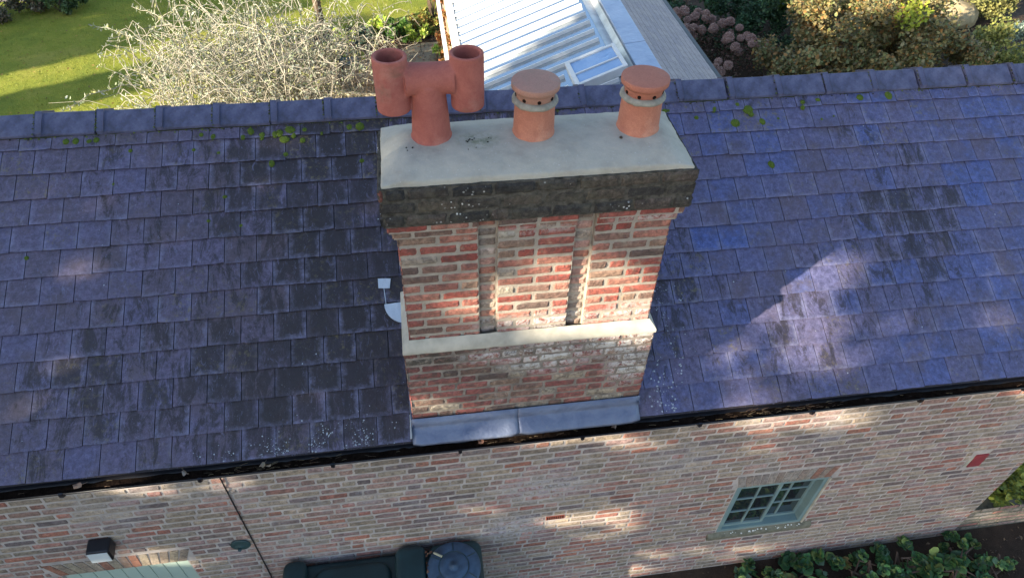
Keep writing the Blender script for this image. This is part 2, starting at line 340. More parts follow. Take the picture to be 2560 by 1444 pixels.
# ------------------------------------------------------------------ brickwork
RED=[(.32,.095,.072),(.35,.115,.088),(.27,.075,.06),(.39,.17,.125),(.31,.13,.10),(.33,.105,.082)]
BROWN=[(.24,.14,.11),(.28,.18,.13),(.19,.115,.09),(.14,.095,.08)]
BUFF=[(.33,.27,.20),(.36,.31,.24),(.30,.25,.20)]
def pick_shaft(r): t=r.random(); return r.choice(RED) if t<.74 else r.choice(BROWN) if t<.95 else r.choice(BUFF)
def pick_pale(r): return r.choice([(.44,.25,.20),(.42,.34,.27),(.30,.20,.15),(.40,.17,.12),(.22,.17,.14),(.46,.36,.30)])
def pick_base(r): t=r.random(); return r.choice([(.28,.10,.085),(.32,.12,.10),(.24,.09,.08),(.34,.15,.12)]) if t<.60 else r.choice(BROWN) if t<.86 else r.choice(BUFF)
def pick_cap(r): t=r.random(); return r.choice([(.050,.043,.036),(.075,.06,.045),(.030,.028,.026),(.07,.055,.045),(.04,.036,.032)]) if t<.95 else (.16,.06,.045)
def pick_wall(r):
    t=r.random(); k=r.uniform(.78,1.14)
    if t<.40: c=r.choice([(.33,.28,.215),(.30,.265,.21),(.35,.30,.235),(.28,.245,.20)])
    elif t<.74: c=r.choice([(.34,.235,.20),(.30,.21,.19),(.36,.255,.22),(.31,.225,.215)])
    elif t<.90: c=r.choice([(.36,.17,.125),(.38,.20,.15),(.32,.15,.12),(.34,.19,.16)])
    else: c=r.choice([(.21,.17,.165),(.23,.19,.18),(.18,.155,.16)])
    return (c[0]*k*1.05,c[1]*k*.97,c[2]*k*.93)
def one_brick(b,P0,U,Nn,u0,u1,z0,z1,col,r,nx=5,ny=2,edge=.006,d=.007,j=.002,out=0.0):
    # rounded brick front standing d proud of the mortar plane
    ids=[]; Z=Vector((0,0,1)); off=r.uniform(-.0025,.0025)+out; cut=r.random()<.18
    for a in range(nx+1):
        row=[]
        for c in range(ny+1):
            eu=a in (0,nx); ez=c in (0,ny)
            uu=u0+(u1-u0)*a/nx; zz=z0+(z1-z0)*c/ny; dep=d+off
            if eu or ez: dep=-.002
            if not eu and a in (1,nx-1): uu=(u0+edge*1.6) if a==1 else (u1-edge*1.6)
            uu+=r.uniform(-j,j); zz+=r.uniform(-j,j); dep+=r.uniform(-.0015,.0015) if not(eu or ez) else 0
            if cut and a<=1 and c==ny: zz-=.012
            k=.9+.2*r.random()
            row.append(b.v(Vector(P0)+Vector(U)*uu+Z*zz+Vector(Nn)*dep,(col[0]*k,col[1]*k,col[2]*k)))
        ids.append(row)
    for a in range(nx):
        for c in range(ny): b.f(ids[a][c],ids[a+1][c],ids[a+1][c+1],ids[a][c+1])
def brick_field(b,P0,U,Nn,W,z0,nc,ch,L,pick,r,skip=None,joint=.010,nx=5,ny=3,phase=0,hd=.5,out=0.0,jit=.002,edge=.006,rowskip=None):
    # courses with headers and stretchers mixed; U horizontal unit, N outward normal
    for k in range(nc):
        x=0.0 if (k+phase)%2 else -L/2 ; x+= 0 if (nc<14 and nc!=11.5 and W<.6) else r.uniform(-.05,.05)-(L/4 if r.random()<.3 else 0)
        first=True
        while x<W-.004:
            l=L
            if r.random()<hd*.35 and not first: l=L/2
            a,c=max(0,x),min(W,x+l)
            if W-c<.03: c=W; l=W-x
            if c-a>.03:
                zz0=z0+k*ch+joint/2; zz1=z0+(k+1)*ch-joint/2; mid=(a+c)/2
                segs=[(a,c)]
                for (ra,rb,za,zb) in (skip or ()):
                    if zz1>za+.012 and zz0<zb-.012:
                        ns=[]
                        for (p_,q_) in segs:
                            if q_<=ra or p_>=rb: ns.append((p_,q_)); continue
                            if ra-p_>.03: ns.append((p_,ra))
                            if q_-rb>.03: ns.append((rb,q_))
                        segs=ns
                for (p_,q_) in segs:
                    one_brick(b,P0,U,Nn,p_+(joint/2 if p_>0 else 0),q_-(joint/2 if q_<W else 0),zz0,zz1,pick(r),r,nx,ny,out=out,j=jit,edge=edge)
            x+=l; first=False

cottage=empty('brick_cottage',(0.6,2.6,ZG),'brick cottage with blue tiled roof and one wide chimney stack','house')

# front wall
WIN=(2.93,3.88,-3.585,-2.655); DOOR=(-3.25,-2.19,ZG,-2.755)
HOLES=[(WIN[0]-.004-HX0,WIN[1]+.016-HX0,WIN[2]-.10,WIN[3]+.0),(WIN[0]-.05-HX0,WIN[1]+.05-HX0,WIN[3],WIN[3]+.205),(DOOR[0]-HX0,DOOR[1]-HX0,DOOR[2],DOOR[3]),(DOOR[0]-.06-HX0,DOOR[1]+.07-HX0,DOOR[3],DOOR[3]+.215),
       (5.355-HX0,5.55-HX0,-2.80,-2.575),(1.05-HX0,1.24-HX0,-2.83,-2.765)]
r=random.Random(3); CW=.0862
b=MB(); c0=(.50,.47,.45)
# masonry body as boxes around the openings (butted end to end)
xs=[HX0,DOOR[0],DOOR[1],WIN[0],WIN[1],HX1]; yf,yb_=YW+.007,YW+.22
b.box(xs[0],xs[1],yf,yb_,ZG,-1.22); b.box(xs[1],xs[2],yf,yb_,DOOR[3],-1.22); b.box(xs[2],xs[3],yf,yb_,ZG,-1.22)
b.box(xs[3],xs[4],yf,yb_,ZG,WIN[2]); b.box(xs[3],xs[4],yf,yb_,WIN[3],-1.22); b.box(xs[4],xs[5],yf,yb_,ZG,-1.22)
b.box(HX0,HX0+.2,yb_,YB,ZG,-1.22); b.box(HX1-.2,HX1,yb_,YB-.2,ZG,-1.22); b.box(HX0+.2,HX1,YB-.2,YB,ZG,-1.22)
# gable triangles
for xa,xb in ((HX0,HX0+.2),(HX1-.2,HX1)):
    P=[(yf,-1.22),(YB,-1.22),(2.6,.12)]
    i=[b.v((xa,y,z)) for y,z in P]+[b.v((xb,y,z)) for y,z in P]
    b.f(i[0],i[2],i[1]); b.f(i[3],i[4],i[5]); b.f(i[0],i[1],i[4],i[3]); b.f(i[1],i[2],i[5],i[4]); b.f(i[2],i[0],i[3],i[5])
wall=b.build('wall',M['mortar_wall'],cottage)
b=MB()
ncw=int((-1.24-ZG)/CW)
brick_field(b,(HX0,YW+.007,0),(1,0,0),(0,-1,0),HX1-HX0,ZG+.01,ncw,CW,.243,pick_wall,r,skip=HOLES,joint=.0125,nx=5,ny=3,hd=.9,jit=.003)
# right gable bricks, below eaves
brick_field(b,(HX1,yf,0),(0,1,0),(1,0,0),YB-yf,ZG+.01,ncw,CW,.243,pick_wall,r,joint=.013,nx=2,ny=2,hd=.8)
# brick on edge arches
def arch(x0,x1,z0,h,n,fan,reds):
    for k in range(n):
        t=(k+.5)/n; xc=x0+(x1-x0)*t; wv=(x1-x0)/n-.010; lean=(t-.5)*fan
        col=r.choice([(.34,.16,.11),(.34,.22,.16),(.36,.30,.22),(.33,.26,.2),(.38,.31,.24)]) if reds else r.choice([(.30,.25,.20),(.28,.22,.18),(.30,.15,.11),(.32,.28,.24),(.24,.20,.17)])
        for q in range(1):
            P=[(xc-wv/2,z0+.008),(xc+wv/2,z0+.008),(xc+wv/2+lean,z0+h-.006),(xc-wv/2+lean,z0+h-.006)]
            ids=[b.v((x,YW,z),col) for x,z in P]; jd=[b.v((x+(xc-x)*-.06,YW+.009,z),col) for x,z in P]
            b.f(*ids); 
            for e in range(4): b.f(jd[e],jd[(e+1)%4],ids[(e+1)%4],ids[e])
arch(WIN[0]-.0,WIN[1]+.0,WIN[3],.205,13,.10,False)
arch(DOOR[0],DOOR[1],DOOR[3],.215,14,.16,True)
bw=b.build('brickwork',M['brick_wall'],wall)
# red clay patch and air brick let into the wall
b=MB(); b.box(5.41,5.545,YW-.006,YW+.006,-2.795,-2.575); b.build('red_tile_patch',mat_plain('red_clay_patch',(.27,.045,.055),.7,.3,var=.15),wall)
b=MB(); b.box(5.362,5.405,YW+.001,YW+.006,-2.79,-2.62); b.build('pale_mortar_patch',M['fillet'],wall)
b=MB(); b.box(1.055,1.235,YW,YW+.006,-2.83,-2.765)
b.build('air_brick',mat_plain('air_brick_clay',(.33,.10,.07),.8,.2),wall)
b=MB()
for i_ in range(8):
    for j_ in range(2): b.box(1.065+i_*.021,1.077+i_*.021,YW-.003,YW+.001,-2.822+j_*.028,-2.803+j_*.028)
b.build('air_hole',M['dark'],wall)

# window: horizontal sliding sash
win=empty('x',(0,0,0),None,None); bpy.data.objects.remove(win)
x0,x1,z0,z1=WIN
b=MB(); f=.045; y0=YW+.004; y1=YW+.13
b.box(x0,x0+f,y0,y1,z0,z1); b.box(x1-f,x1,y0,y1,z0,z1); b.box(x0+f,x1-f,y0,y1,z0,z0+f); b.box(x0+f,x1-f,y0,y1,z1-f*.8,z1)
window=b.build('window',M['green_paint'],cottage,bevel=.003)
def sash(nm,xa,xb,ys):
    b=MB(); s=.032; za,zb=z0+f,z1-f*.8; yy0,yy1=ys,ys+.035
    b.box(xa,xa+s,yy0,yy1,za,zb); b.box(xb-s,xb,yy0,yy1,za,zb); b.box(xa+s,xb-s,yy0,yy1,za,za+s*1.3); b.box(xa+s,xb-s,yy0,yy1,zb-s,zb)
    xm=(xa+xb)/2; b.box(xm-.009,xm+.009,yy0+.004,yy1-.004,za+s*1.3,zb-s)
    H=(zb-s)-(za+s*1.3)
    for q in (1,2):
        zc=za+s*1.3+H*q/3
        b.box(xa+s,xm-.009,yy0+.006,yy1-.006,zc-.009,zc+.009); b.box(xm+.009,xb-s,yy0+.006,yy1-.006,zc-.009,zc+.009)
    b.build(nm,M['green_paint'],window,bevel=.002)
    p=MB(); p.box(xa+s-.002,xb-s+.002,yy0+.016,yy0+.020,za+s,zb-s+.002); p.build('pane',M['pane'],window)
sash('sash',x0+f,x0+f+.47,y0+.03)
sash('sash',x0+f+.39,x1-f,y0+.075)
b=MB(); b.hexa([(x0-.09,YW-.028,z0-.12),(x1+.13,YW-.028,z0-.12),(x1+.13,YW+.004,z0-.12),(x0-.09,YW+.004,z0-.12),(x0-.09,YW-.035,z0-.05),(x1+.13,YW-.035,z0-.05),(x1+.13,YW+.012,z0-.004),(x0-.09,YW+.012,z0-.004)])
for v in range(len(b.V)): pass
b.build('sill',M['stone'],window,bevel=.008)
b=MB()
for k in range(30):
    x=r.uniform(x0,x1); y=r.uniform(YW-.026,YW-.005); s=r.uniform(.003,.009)
    zz=lambda y_: z0-.05+(y_-YW+.035)*.979+.003
    b.quad((x-s,y-s*.5,zz(y-s*.5)),(x+s,y-s*.6,zz(y-s*.6)),(x+s*.8,y+s*.5,zz(y+s*.5)),(x-s*.7,y+s*.6,zz(y+s*.6)))
tag(b.build('lichen',M['white'],window),kind='stuff')
b=MB(); b.box(x1,x1+.014,YW-.012,YW+.006,z0,z1); b.build('mortar_fillet',M['fillet'],window)
# flat dark panel standing in for the unlit room behind the window
b=MB(); b.box(x0-.1,x1+.1,YW+.26,YW+.27,z0-.1,z1+.1); b.build('curtain',mat_plain('dim_room',(.05,.045,.04),.9,.1),window)

# door
b=MB(); n=9; dw=(DOOR[1]-.0-DOOR[0])/n
for k in range(n): b.box(DOOR[0]+k*dw+.003,DOOR[0]+(k+1)*dw-.003,YW+.03,YW+.06,ZG+.02,DOOR[3]-.004)
b.box(DOOR[0],DOOR[1],YW+.05,YW+.07,ZG+.02,DOOR[3]-.004)
door=b.build('door',M['door_paint'],cottage,bevel=.003)
b=MB(); b.box(DOOR[1]-.16,DOOR[1]-.13,YW-.02,YW+.03,-3.62,-3.5); b.build('handle',M['black'],door,bevel=.004)

# cable
b=MB(); b.tube([(-1.56,YW-.006,-1.27),(-1.565,YW-.007,-1.9),(-1.57,YW-.006,-2.6),(-1.575,YW-.008,-3.3),(-1.57,YW-.006,ZG)],.0055,6)
b.build('cable',M['black'],cottage)

# roof tiles ---------------------------------------------------------------
b=MB(); r=random.Random(11); b.Lc={}
def add_tile(k,xa,xb,v1=None,thin=False):
    va=k*G; vb=(k+1)*G if v1 is None else v1
    xm=(xa+xb)/2; 
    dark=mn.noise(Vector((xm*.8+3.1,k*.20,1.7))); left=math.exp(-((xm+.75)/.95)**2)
    tone=max(0,min(1,.42+.20*r.uniform(-1,1)+.075*max(-1,xm)-.25*left))  # bluer towards the right: some blue sky shade is put into the tone
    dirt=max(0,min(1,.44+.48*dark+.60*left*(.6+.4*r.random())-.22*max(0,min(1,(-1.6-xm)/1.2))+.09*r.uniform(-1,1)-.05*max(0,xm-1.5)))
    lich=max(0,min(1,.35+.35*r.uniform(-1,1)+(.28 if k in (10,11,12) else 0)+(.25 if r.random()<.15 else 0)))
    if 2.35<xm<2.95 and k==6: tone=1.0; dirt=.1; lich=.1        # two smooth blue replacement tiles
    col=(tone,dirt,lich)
    trn=r.uniform(-.5,.5); t=.0145; gp=.0030; dz=r.uniform(-.0012,.0012); sk=r.uniform(-.004,.004); low=r.uniform(-.005,.005)
    nx,ny=4,3; T=[];ids=[]
    xa+=gp; xb-=gp
    for i in range(nx+1):
        row=[]
        for j in range(ny+1):
            x=xa+(xb-xa)*i/nx; fv=j/ny; v=va+low+(vb+.02-va)*fv+sk*(i/nx-.5)
            h=.0165*(1-fv)+.002+dz
            if j==0: v+=r.uniform(-.0018,.0018)
            if i in(0,nx) : x+=r.uniform(-.0008,.0008); h-=.0012
            if j==0 and i in (0,nx) and r.random()<.12: v+=.008
            if j==0: h-=.0012
            h+=.0012*mn.noise(Vector((x*9,v*9,k)))
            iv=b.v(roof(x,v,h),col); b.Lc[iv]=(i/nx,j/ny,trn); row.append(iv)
        ids.append(row)
    for i in range(nx):
        for j in range(ny): b.f(ids[i][j],ids[i+1][j],ids[i+1][j+1],ids[i][j+1])
    # front edge and sides
    fr=[b.v(roof(xa+(xb-xa)*i/nx,va+low+sk*(i/nx-.5)+.003,.0145-t+dz),(tone*.4,.9,lich)) for i in range(nx+1)]
    for i in range(nx): b.f(fr[i],fr[i+1],ids[i+1][0],ids[i][0])
    for i,sg in ((0,1),(nx,-1)):
        q=b.v(roof(xa if i==0 else xb,vb,-.006),col)
        if i==0: b.f(fr[0],ids[0][0],ids[0][1],ids[0][2],ids[0][3],q)
        else: b.f(fr[nx],q,ids[nx][3],ids[nx][2],ids[nx][1],ids[nx][0])
ROWS=13; XR=HX1+.06
for k in range(ROWS):
    i0=int(math.floor((HX0-RX0)/WT))-1; x=RX0+(i0+.5*(k%2))*WT
    while x<XR:
        xa,xb=max(x,HX0-.05),min(x+WT,XR)
        if xb-xa>.05:
            if k==12 and r.random()<.3: m_=xa+(xb-xa)*.45; add_tile(k,xa,m_,v1=13*G-.06); add_tile(k,m_,xb,v1=13*G-.06)
            else: add_tile(k,xa,xb,v1=(13*G-.06) if k==12 else None)
        x+=WT
# under-deck and rear slope
zt=roof(0,2.92)[2]; yt=roof(0,2.92)[1]
b.quad(roof(HX0-.04,-.01,-.012),roof(XR-.01,-.01,-.012),roof(XR-.01,2.92,-.012),roof(HX0-.04,2.92,-.012),(.2,.9,.2))
b.quad((HX0-.05,yt,zt),(XR,yt,zt),(XR,2*yt-RY0+.05,RZ0-.03),(HX0-.05,2*yt-RY0+.05,RZ0-.03),(.45,.4,.4))
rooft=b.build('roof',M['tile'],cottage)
# mossy bedding under the ridge
b=MB(); n=260; prev=None
for k in range(n+1):
    x=HX0+(XR-HX0)*k/n; e=.012*mn.noise(Vector((x*7,0,0)))+.006*mn.noise(Vector((x*31,5,0)))
    p=[(x,2.432+e*.7,roof(0,(2.432+e*.7-RY0)/CT)[2]+.003),(x,2.448+e*.5,.155+e*.3),(x,2.50,.165)]
    ids=[b.v(q) for q in p]
    if prev: b.f(prev[0],ids[0],ids[1],prev[1]); b.f(prev[1],ids[1],ids[2],prev[2])
    prev=ids
b.build('ridge_bedding',M['moss_mortar'],rooft,smooth=True)
# ridge tiles: one mesh, copied; x runs from the collar
def ridge_mesh(length):
    b=MB(); yA,zA=-.168,-.098; t=.016
    def prof(dh): return [(yA-.002,zA-.020+dh*0),(yA-.004,zA+dh),(-.02,-.010+dh),(.0,.0+dh),(.02,-.010+dh),(-yA+.004,zA+dh),(-yA+.002,zA-.02)]
    def seg(xa,xb,dh):
        A=[b.v((xa,y,z)) for y,z in prof(dh)]; B=[b.v((xb,y,z)) for y,z in prof(dh)]
        for q in range(6): b.f(A[q],B[q],B[q+1],A[q+1])
        C=[b.v((xa,y*.93,z-.02)) for y,z in prof(dh)]
        b.f(*reversed(A)) ; b.f(*B)
    seg(.055,length-.010,0.0); seg(0,.055,.014)
    me=b.build('ridge_tile',M['ridge'],rooft,bevel=.003); return me
RY,RZ=2.612,.272
coll=[-4.86,-4.38,-3.90,-3.42,-2.95,-2.47,-2.0,-1.54,-1.07,-.62,-.17,.28,.72,1.17,1.62,2.07,2.53,3.02,3.48,3.96,4.43,4.92,5.41,5.9]
first=None; base_me=None
for i,x in enumerate(coll):
    if first is None: o=ridge_mesh(.475); first=o
    else: o=first.copy(); COL.objects.link(o)
    o.location=Vector((x,RY+rnd.uniform(-.004,.004),RZ+rnd.uniform(-.004,.004)))-ORG[rooft.name]
    # vertices were stored minus the cottage origin: undo
    o.parent=rooft; o.rotation_euler=(rnd.uniform(-.03,.03),rnd.uniform(-.014,.014),rnd.uniform(-.012,.012))
    if i==len(coll)-1: o.scale=(.5,1,1)
me=first.data
L=ORG[rooft.name]
for v in me.vertices: v.co+=L

b=MB(); q=random.Random(17)
for i,x in enumerate(coll):
    k_=26 if x<1.2 else 8
    for j in range(k_):
        t=q.random(); yy=RY-.168+.17*t; zz=RZ-.098*(1-t)+.006+ .004*q.random(); s_=q.uniform(.004,.010); xx=x-.004+q.uniform(-.008,.006)
        c=q.choice([(.05,.045,.03),(.07,.09,.02),(.11,.14,.03),(.04,.035,.03)]); n=6
        top=b.v((xx,yy-s_*.4,zz+s_),c); ring=[b.v((xx+s_*math.cos(6.283*m_/n)*1.2,yy-.003+s_*math.sin(6.283*m_/n),zz-.001),c) for m_ in range(n)]
        for m_ in range(n): b.f(ring[m_],ring[(m_+1)%n],top)
for j in range(420):
    x=q.uniform(HX0,XR); 
    if x>1.8 and q.random()<.5: continue
    yy=2.438+q.uniform(-.012,.006); zz=roof(0,(yy-RY0)/CT)[2]+.008; s_=q.uniform(.004,.012)
    c=q.choice([(.05,.045,.03),(.07,.09,.02),(.12,.16,.03),(.04,.035,.03)]); n=6
    top=b.v((x,yy-s_*.3,zz+s_),c); ring=[b.v((x+s_*math.cos(6.283*m_/n)*1.4,yy+s_*math.sin(6.283*m_/n),zz-.004),c) for m_ in range(n)]
    for m_ in range(n): b.f(ring[m_],ring[(m_+1)%n],top)
tag(b.build('ridge_moss',M['moss'],rooft,smooth=True),kind='stuff')
# fascia and gutter
b=MB(); b.box(HX0-.04,XR-.02,YW-.004,YW+.012,-1.33,-1.215); b.build('fascia',M['black'],cottage)
b=MB(); gc=(.010,-1.262); R_=.055; t=.004; n=12; xs=[HX0-.05,XR]
rings=[]
for x in xs:
    o_=[b.v((x,gc[0]-R_*math.cos(a),gc[1]-R_*math.sin(a))) for a in [math.pi*j/n for j in range(n+1)]]
    i_=[b.v((x,gc[0]-(R_-t)*math.cos(a),gc[1]-(R_-t)*math.sin(a))) for a in [math.pi*j/n for j in range(n+1)]]
    rings.append((o_,i_))
for j in range(n):
    b.f(rings[0][0][j],rings[1][0][j],rings[1][0][j+1],rings[0][0][j+1]); b.f(rings[0][1][j],rings[0][1][j+1],rings[1][1][j+1],rings[1][1][j])
b.f(rings[0][0][0],rings[0][1][0],rings[1][1][0],rings[1][0][0])
b.tube([(xs[0],gc[0]-R_,gc[1]+.001),(xs[1],gc[0]-R_,gc[1]+.001)],.0055,8)
gut=b.build('gutter',M['black'],cottage,smooth=True)
b=MB(); n=240; prev=None
for k in range(n+1):
    x=HX0+(XR-HX0)*k/n; zt_=gc[1]-.034+.012*mn.noise(Vector((x*5,1,0)))+.008*mn.noise(Vector((x*23,3,0)))
    ids=[b.v((x,gc[0]-.040,zt_)),b.v((x,gc[0],zt_+.006*mn.noise(Vector((x*40,9,0))))),b.v((x,gc[0]+.040,zt_))]
    if prev: b.f(prev[0],ids[0],ids[1],prev[1]); b.f(prev[1],ids[1],ids[2],prev[2])
    prev=ids
b.build('silt',M['sludge'],gut,smooth=True)
b=MB()
for k in range(150):
    x=rnd.choice([rnd.gauss(-1.1,.22),rnd.uniform(-3,6),rnd.gauss(2.9,.3)]); a=rnd.uniform(-.6,.6); l=rnd.uniform(.02,.07)
    p=Vector((x,gc[0]+rnd.uniform(-.035,.03),gc[1]-.02+rnd.uniform(-.008,.02))); d=Vector((math.cos(a),math.sin(a)*.4,rnd.uniform(-.2,.3)))*l
    b.tube([p,p+d*.5+Vector((0,0,.004)),p+d],.0012,3,col=rnd.choice([(.2,.12,.07),(.3,.22,.12),(.1,.07,.04)]))
tag(b.build('twigs',M['leaf'],gut),kind='stuff')
for k in range(10):
    x=-3.56+.96*k; b=MB(); b.box(x-.014,x+.014,gc[0]-R_-.010,gc[0]-R_+.006,gc[1]-.03,gc[1]+.007); b.tube([(x,gc[0]-R_-.006,gc[1]-.03),(x,gc[0]-R_+.02,gc[1]-.055)],.009,6); b.build('bracket',M['black'],gut)

# ------------------------------------------------------------------ chimney
CS=1.055; CO=Vector((-.00965,.16139,-.18441)); c_=.07482
def ch(x,y,z): return (CO.x+CS*x,CO.y+CS*y,CO.z+CS*z)
def chbox(b,x0,x1,y0,y1,z0,z1,col=None):
    a=ch(x0,y0,z0); d=ch(x1,y1,z1); b.box(a[0],d[0],a[1],d[1],a[2],d[2],col)
def chfield(b,side,u0,u1,plane,z0,nc,pick,r,phase=0,hd=.6,nx=8,ny=4,jit=.003,L=.225,joint=.0160,out=0,courses=None):
    cc=courses or c_
    if side=='f': P0=ch(u0,plane,0); U=(1,0,0); Nn=(0,-1,0)
    elif side=='r': P0=ch(plane,u0,0); U=(0,1,0); Nn=(1,0,0)
    elif side=='l': P0=ch(plane,u1,0); U=(0,-1,0); Nn=(-1,0,0)
    else: P0=ch(u1,plane,0); U=(-1,0,0); Nn=(0,1,0)
    P0=(P0[0],P0[1],CO.z)
    brick_field(b,P0,U,Nn,(u1-u0)*CS,z0*CS,nc,cc*CS,L*CS,pick,r,joint=joint,nx=nx,ny=ny,phase=phase,hd=hd,out=out,jit=jit,edge=.008)
r=random.Random(21)
D=.45; e=.0075/CS
b=MB()    # mortar core of the shaft
chbox(b,e,.4495,e,D-e,-.08,.94); chbox(b,.563,1.012,e,D-e,-.08,.94); chbox(b,1.1255,1.575-e,e,D-e,-.08,.94)
chbox(b,.4495,.563,.046,D-e,-.08,.94); chbox(b,1.012,1.1255,.046,D-e,-.08,.94)
chim=b.build('chimney',M['mortar'],cottage)
b=MB(); zs=-.5*c_
for u0,u1 in ((0,.45),(.5625,1.0125),(1.125,1.575)): chfield(b,'f',u0,u1,e,zs,12,pick_shaft,r,phase=int(u0>0.5),hd=.7)
for u0,u1 in ((.456,.557),(1.018,1.119)): chfield(b,'f',u0,u1,.046,zs,13,pick_pale,r,phase=1,hd=0,nx=4)
chfield(b,'r',0,D,1.575-e,zs,12,pick_shaft,r); chfield(b,'l',0,D,e,zs,12,pick_shaft,r); chfield(b,'b',0,1.575,D-e,zs,12,pick_shaft,r)
b.build('shaft_brickwork',M['brick_shaft'],chim)
# corbel courses
for q,(pr,za,zb) in enumerate(((.020,11.5*c_,12.3*c_),(.042,12.3*c_,13.1*c_))):
    b=MB(); bb=MB()
    for u0,u1,xl,xr in ((0,.45,1,0),(.5625,1.0125,0,0),(1.125,1.575,0,1)):
        a0,a1=u0-(pr if xl else 0),u1+(pr if xr else 0)
        chbox(b,a0+e,a1-e,-pr+e,.10,za+.001,zb-.001); chfield(bb,'f',a0,a1,-pr+e,za,1,pick_shaft,r,phase=q,hd=.5,courses=.8*c_)
    chbox(b,1.0,1.575+pr-e,.102,D+pr-e,za+.001,zb-.001); chbox(b,-pr+e,.5,.102,D+pr-e,za+.001,zb-.001)
    chfield(bb,'r',-pr,D+pr,1.575+pr-e,za,1,pick_shaft,r,phase=q,courses=.8*c_); chfield(bb,'l',-pr,D+pr,-pr+e,za,1,pick_shaft,r,phase=q,courses=.8*c_)
    b.build('corbel_core',M['mortar'],chim); bb.build('corbel_course',M['brick_shaft'],chim)
# dark oversailing cap
b=MB(); bb=MB(); pr=.062; z0c=13.1*c_
chbox(b,-pr+e,1.575+pr-e,-pr+e,D+pr-e,z0c,16.5*c_-.004)
b.build('cap_core',mat_plain('sooty_mortar',(.13,.12,.10),.95,.1,var=.7,scale=20,bump=.9,bscale=70,bdist=.008),chim)
CC=3.4*c_/3
for k in range(3):
    jx=[.006,-.002,.003,-.003][k]
    for sd_,u0,u1,pl in (('f',-pr,1.575+pr,-pr+e),('r',-pr,D+pr,1.575+pr-e),('l',-pr,D+pr,-pr+e),('b',-pr,1.575+pr,D+pr-e)):
        chfield(bb,sd_,u0,u1,pl,z0c+k*CC,1,pick_cap,r,phase=k,hd=.5,jit=.005,out=jx,courses=CC,joint=.013)
bb.build('cap_brickwork',M['cap'],chim)
# flaunching
b=MB(); fx0,fx1,fy0,fy1=-.052,1.692,.118,.697; zE=ch(0,0,16.5*c_)[2]; nx,ny=130,46; ids=[]
def flh(x,y):
    e1=min(x-fx0,fx1-x); e2=min((y-fy0),(fy1-y)); a=min(1,max(0,e1/.17)); c=min(1,max(0,e2/.24)); s=lambda t:t*(2-t)
    return .072*s(a)*(.25+.75*s(c))+.006*mn.noise(Vector((x*5,y*5,0)))+.0025*mn.noise(Vector((x*17,y*17,0)))
for i in range(nx+1):
    row=[]
    for j in range(ny+1):
        x=fx0+(fx1-fx0)*i/nx; y=fy0+(fy1-fy0)*j/ny
        wob=.006*mn.noise(Vector((x*9,y*9,4)))+.003*mn.noise(Vector((x*40,y*40,4)))
        xx=x+(wob if i in(0,nx) else 0); yy=y+(wob if j in (0,ny) else 0)
        row.append(b.v((xx,yy,zE+.010+flh(x,y))))
    ids.append(row)
for i in range(nx):
    for j in range(ny): b.f(ids[i][j],ids[i+1][j],ids[i+1][j+1],ids[i][j+1])
per=[ids[i][0] for i in range(nx+1)]+[ids[nx][j] for j in range(1,ny+1)]+[ids[i][ny] for i in range(nx-1,-1,-1)]+[ids[0][j] for j in range(ny-1,0,-1)]
low=[]
for p in per:
    V=b.V[p]; low.append(b.v((V[0],V[1],zE-.006+.005*mn.noise(Vector((V[0]*14,V[1]*14,2))))))
for q in range(len(per)): b.f(per[(q+1)%len(per)],per[q],low[q],low[(q+1)%len(per)])
b.build('flaunching',M['flaunch'],chim,smooth=True)
# lower, wider stack
p=.046; b=MB(); chbox(b,-p+e,1.575+p-e,-p+e,D+p-e,-1.25,-.062)
st=b.build('base_core',M['mortar_base'],chim)
b=MB(); ncb=11
for sd_,u0,u1,pl in (('f',-p,1.575+p,-p+e),('r',-p,D+p,1.575+p-e),('l',-p,D+p,-p+e),('b',-p,1.575+p,D+p-e)):
    chfield(b,sd_,u0,u1,pl,-.060-ncb*c_,ncb,pick_base,r,phase=0,hd=.8,jit=.004,joint=.0125)
b.build('base_brickwork',M['brick_base'],chim)
# sloped mortar fillet all round
b=MB(); lo=[(-p-.004,-p-.004),(1.575+p+.004,-p-.004),(1.575+p+.004,D+p+.004),(-p-.004,D+p+.004)]; hi=[(-.003,-.003),(1.578,-.003),(1.578,D+.003),(-.003,D+.003)]
for q in range(4):
    A0,A1=lo[q],lo[(q+1)%4]; B0,B1=hi[q],hi[(q+1)%4]; n=34; pr_=None
    for k in range(n+1):
        t=k/n; w1=.003*mn.noise(Vector((k*.6,q,1)))if 0<k<n else 0; w2=.007*mn.noise(Vector((k*.8,q,7))) if 0<k<n else 0
        xa,ya=A0[0]+(A1[0]-A0[0])*t,A0[1]+(A1[1]-A0[1])*t; xb,yb=B0[0]+(B1[0]-B0[0])*t,B0[1]+(B1[1]-B0[1])*t
        r0=[b.v(ch(xa,ya,-.078+w2)),b.v(ch(xa,ya,-.052+w1)),b.v(ch((xa+xb)/2,(ya+yb)/2,-.019+w1)),b.v(ch(xb,yb,.012+w2))]
        if pr_: 
            for s_ in range(3): b.f(pr_[s_],r0[s_],r0[s_+1],pr_[s_+1])
        pr_=r0
b.build('mortar_band',M['fillet'],chim,smooth=True)
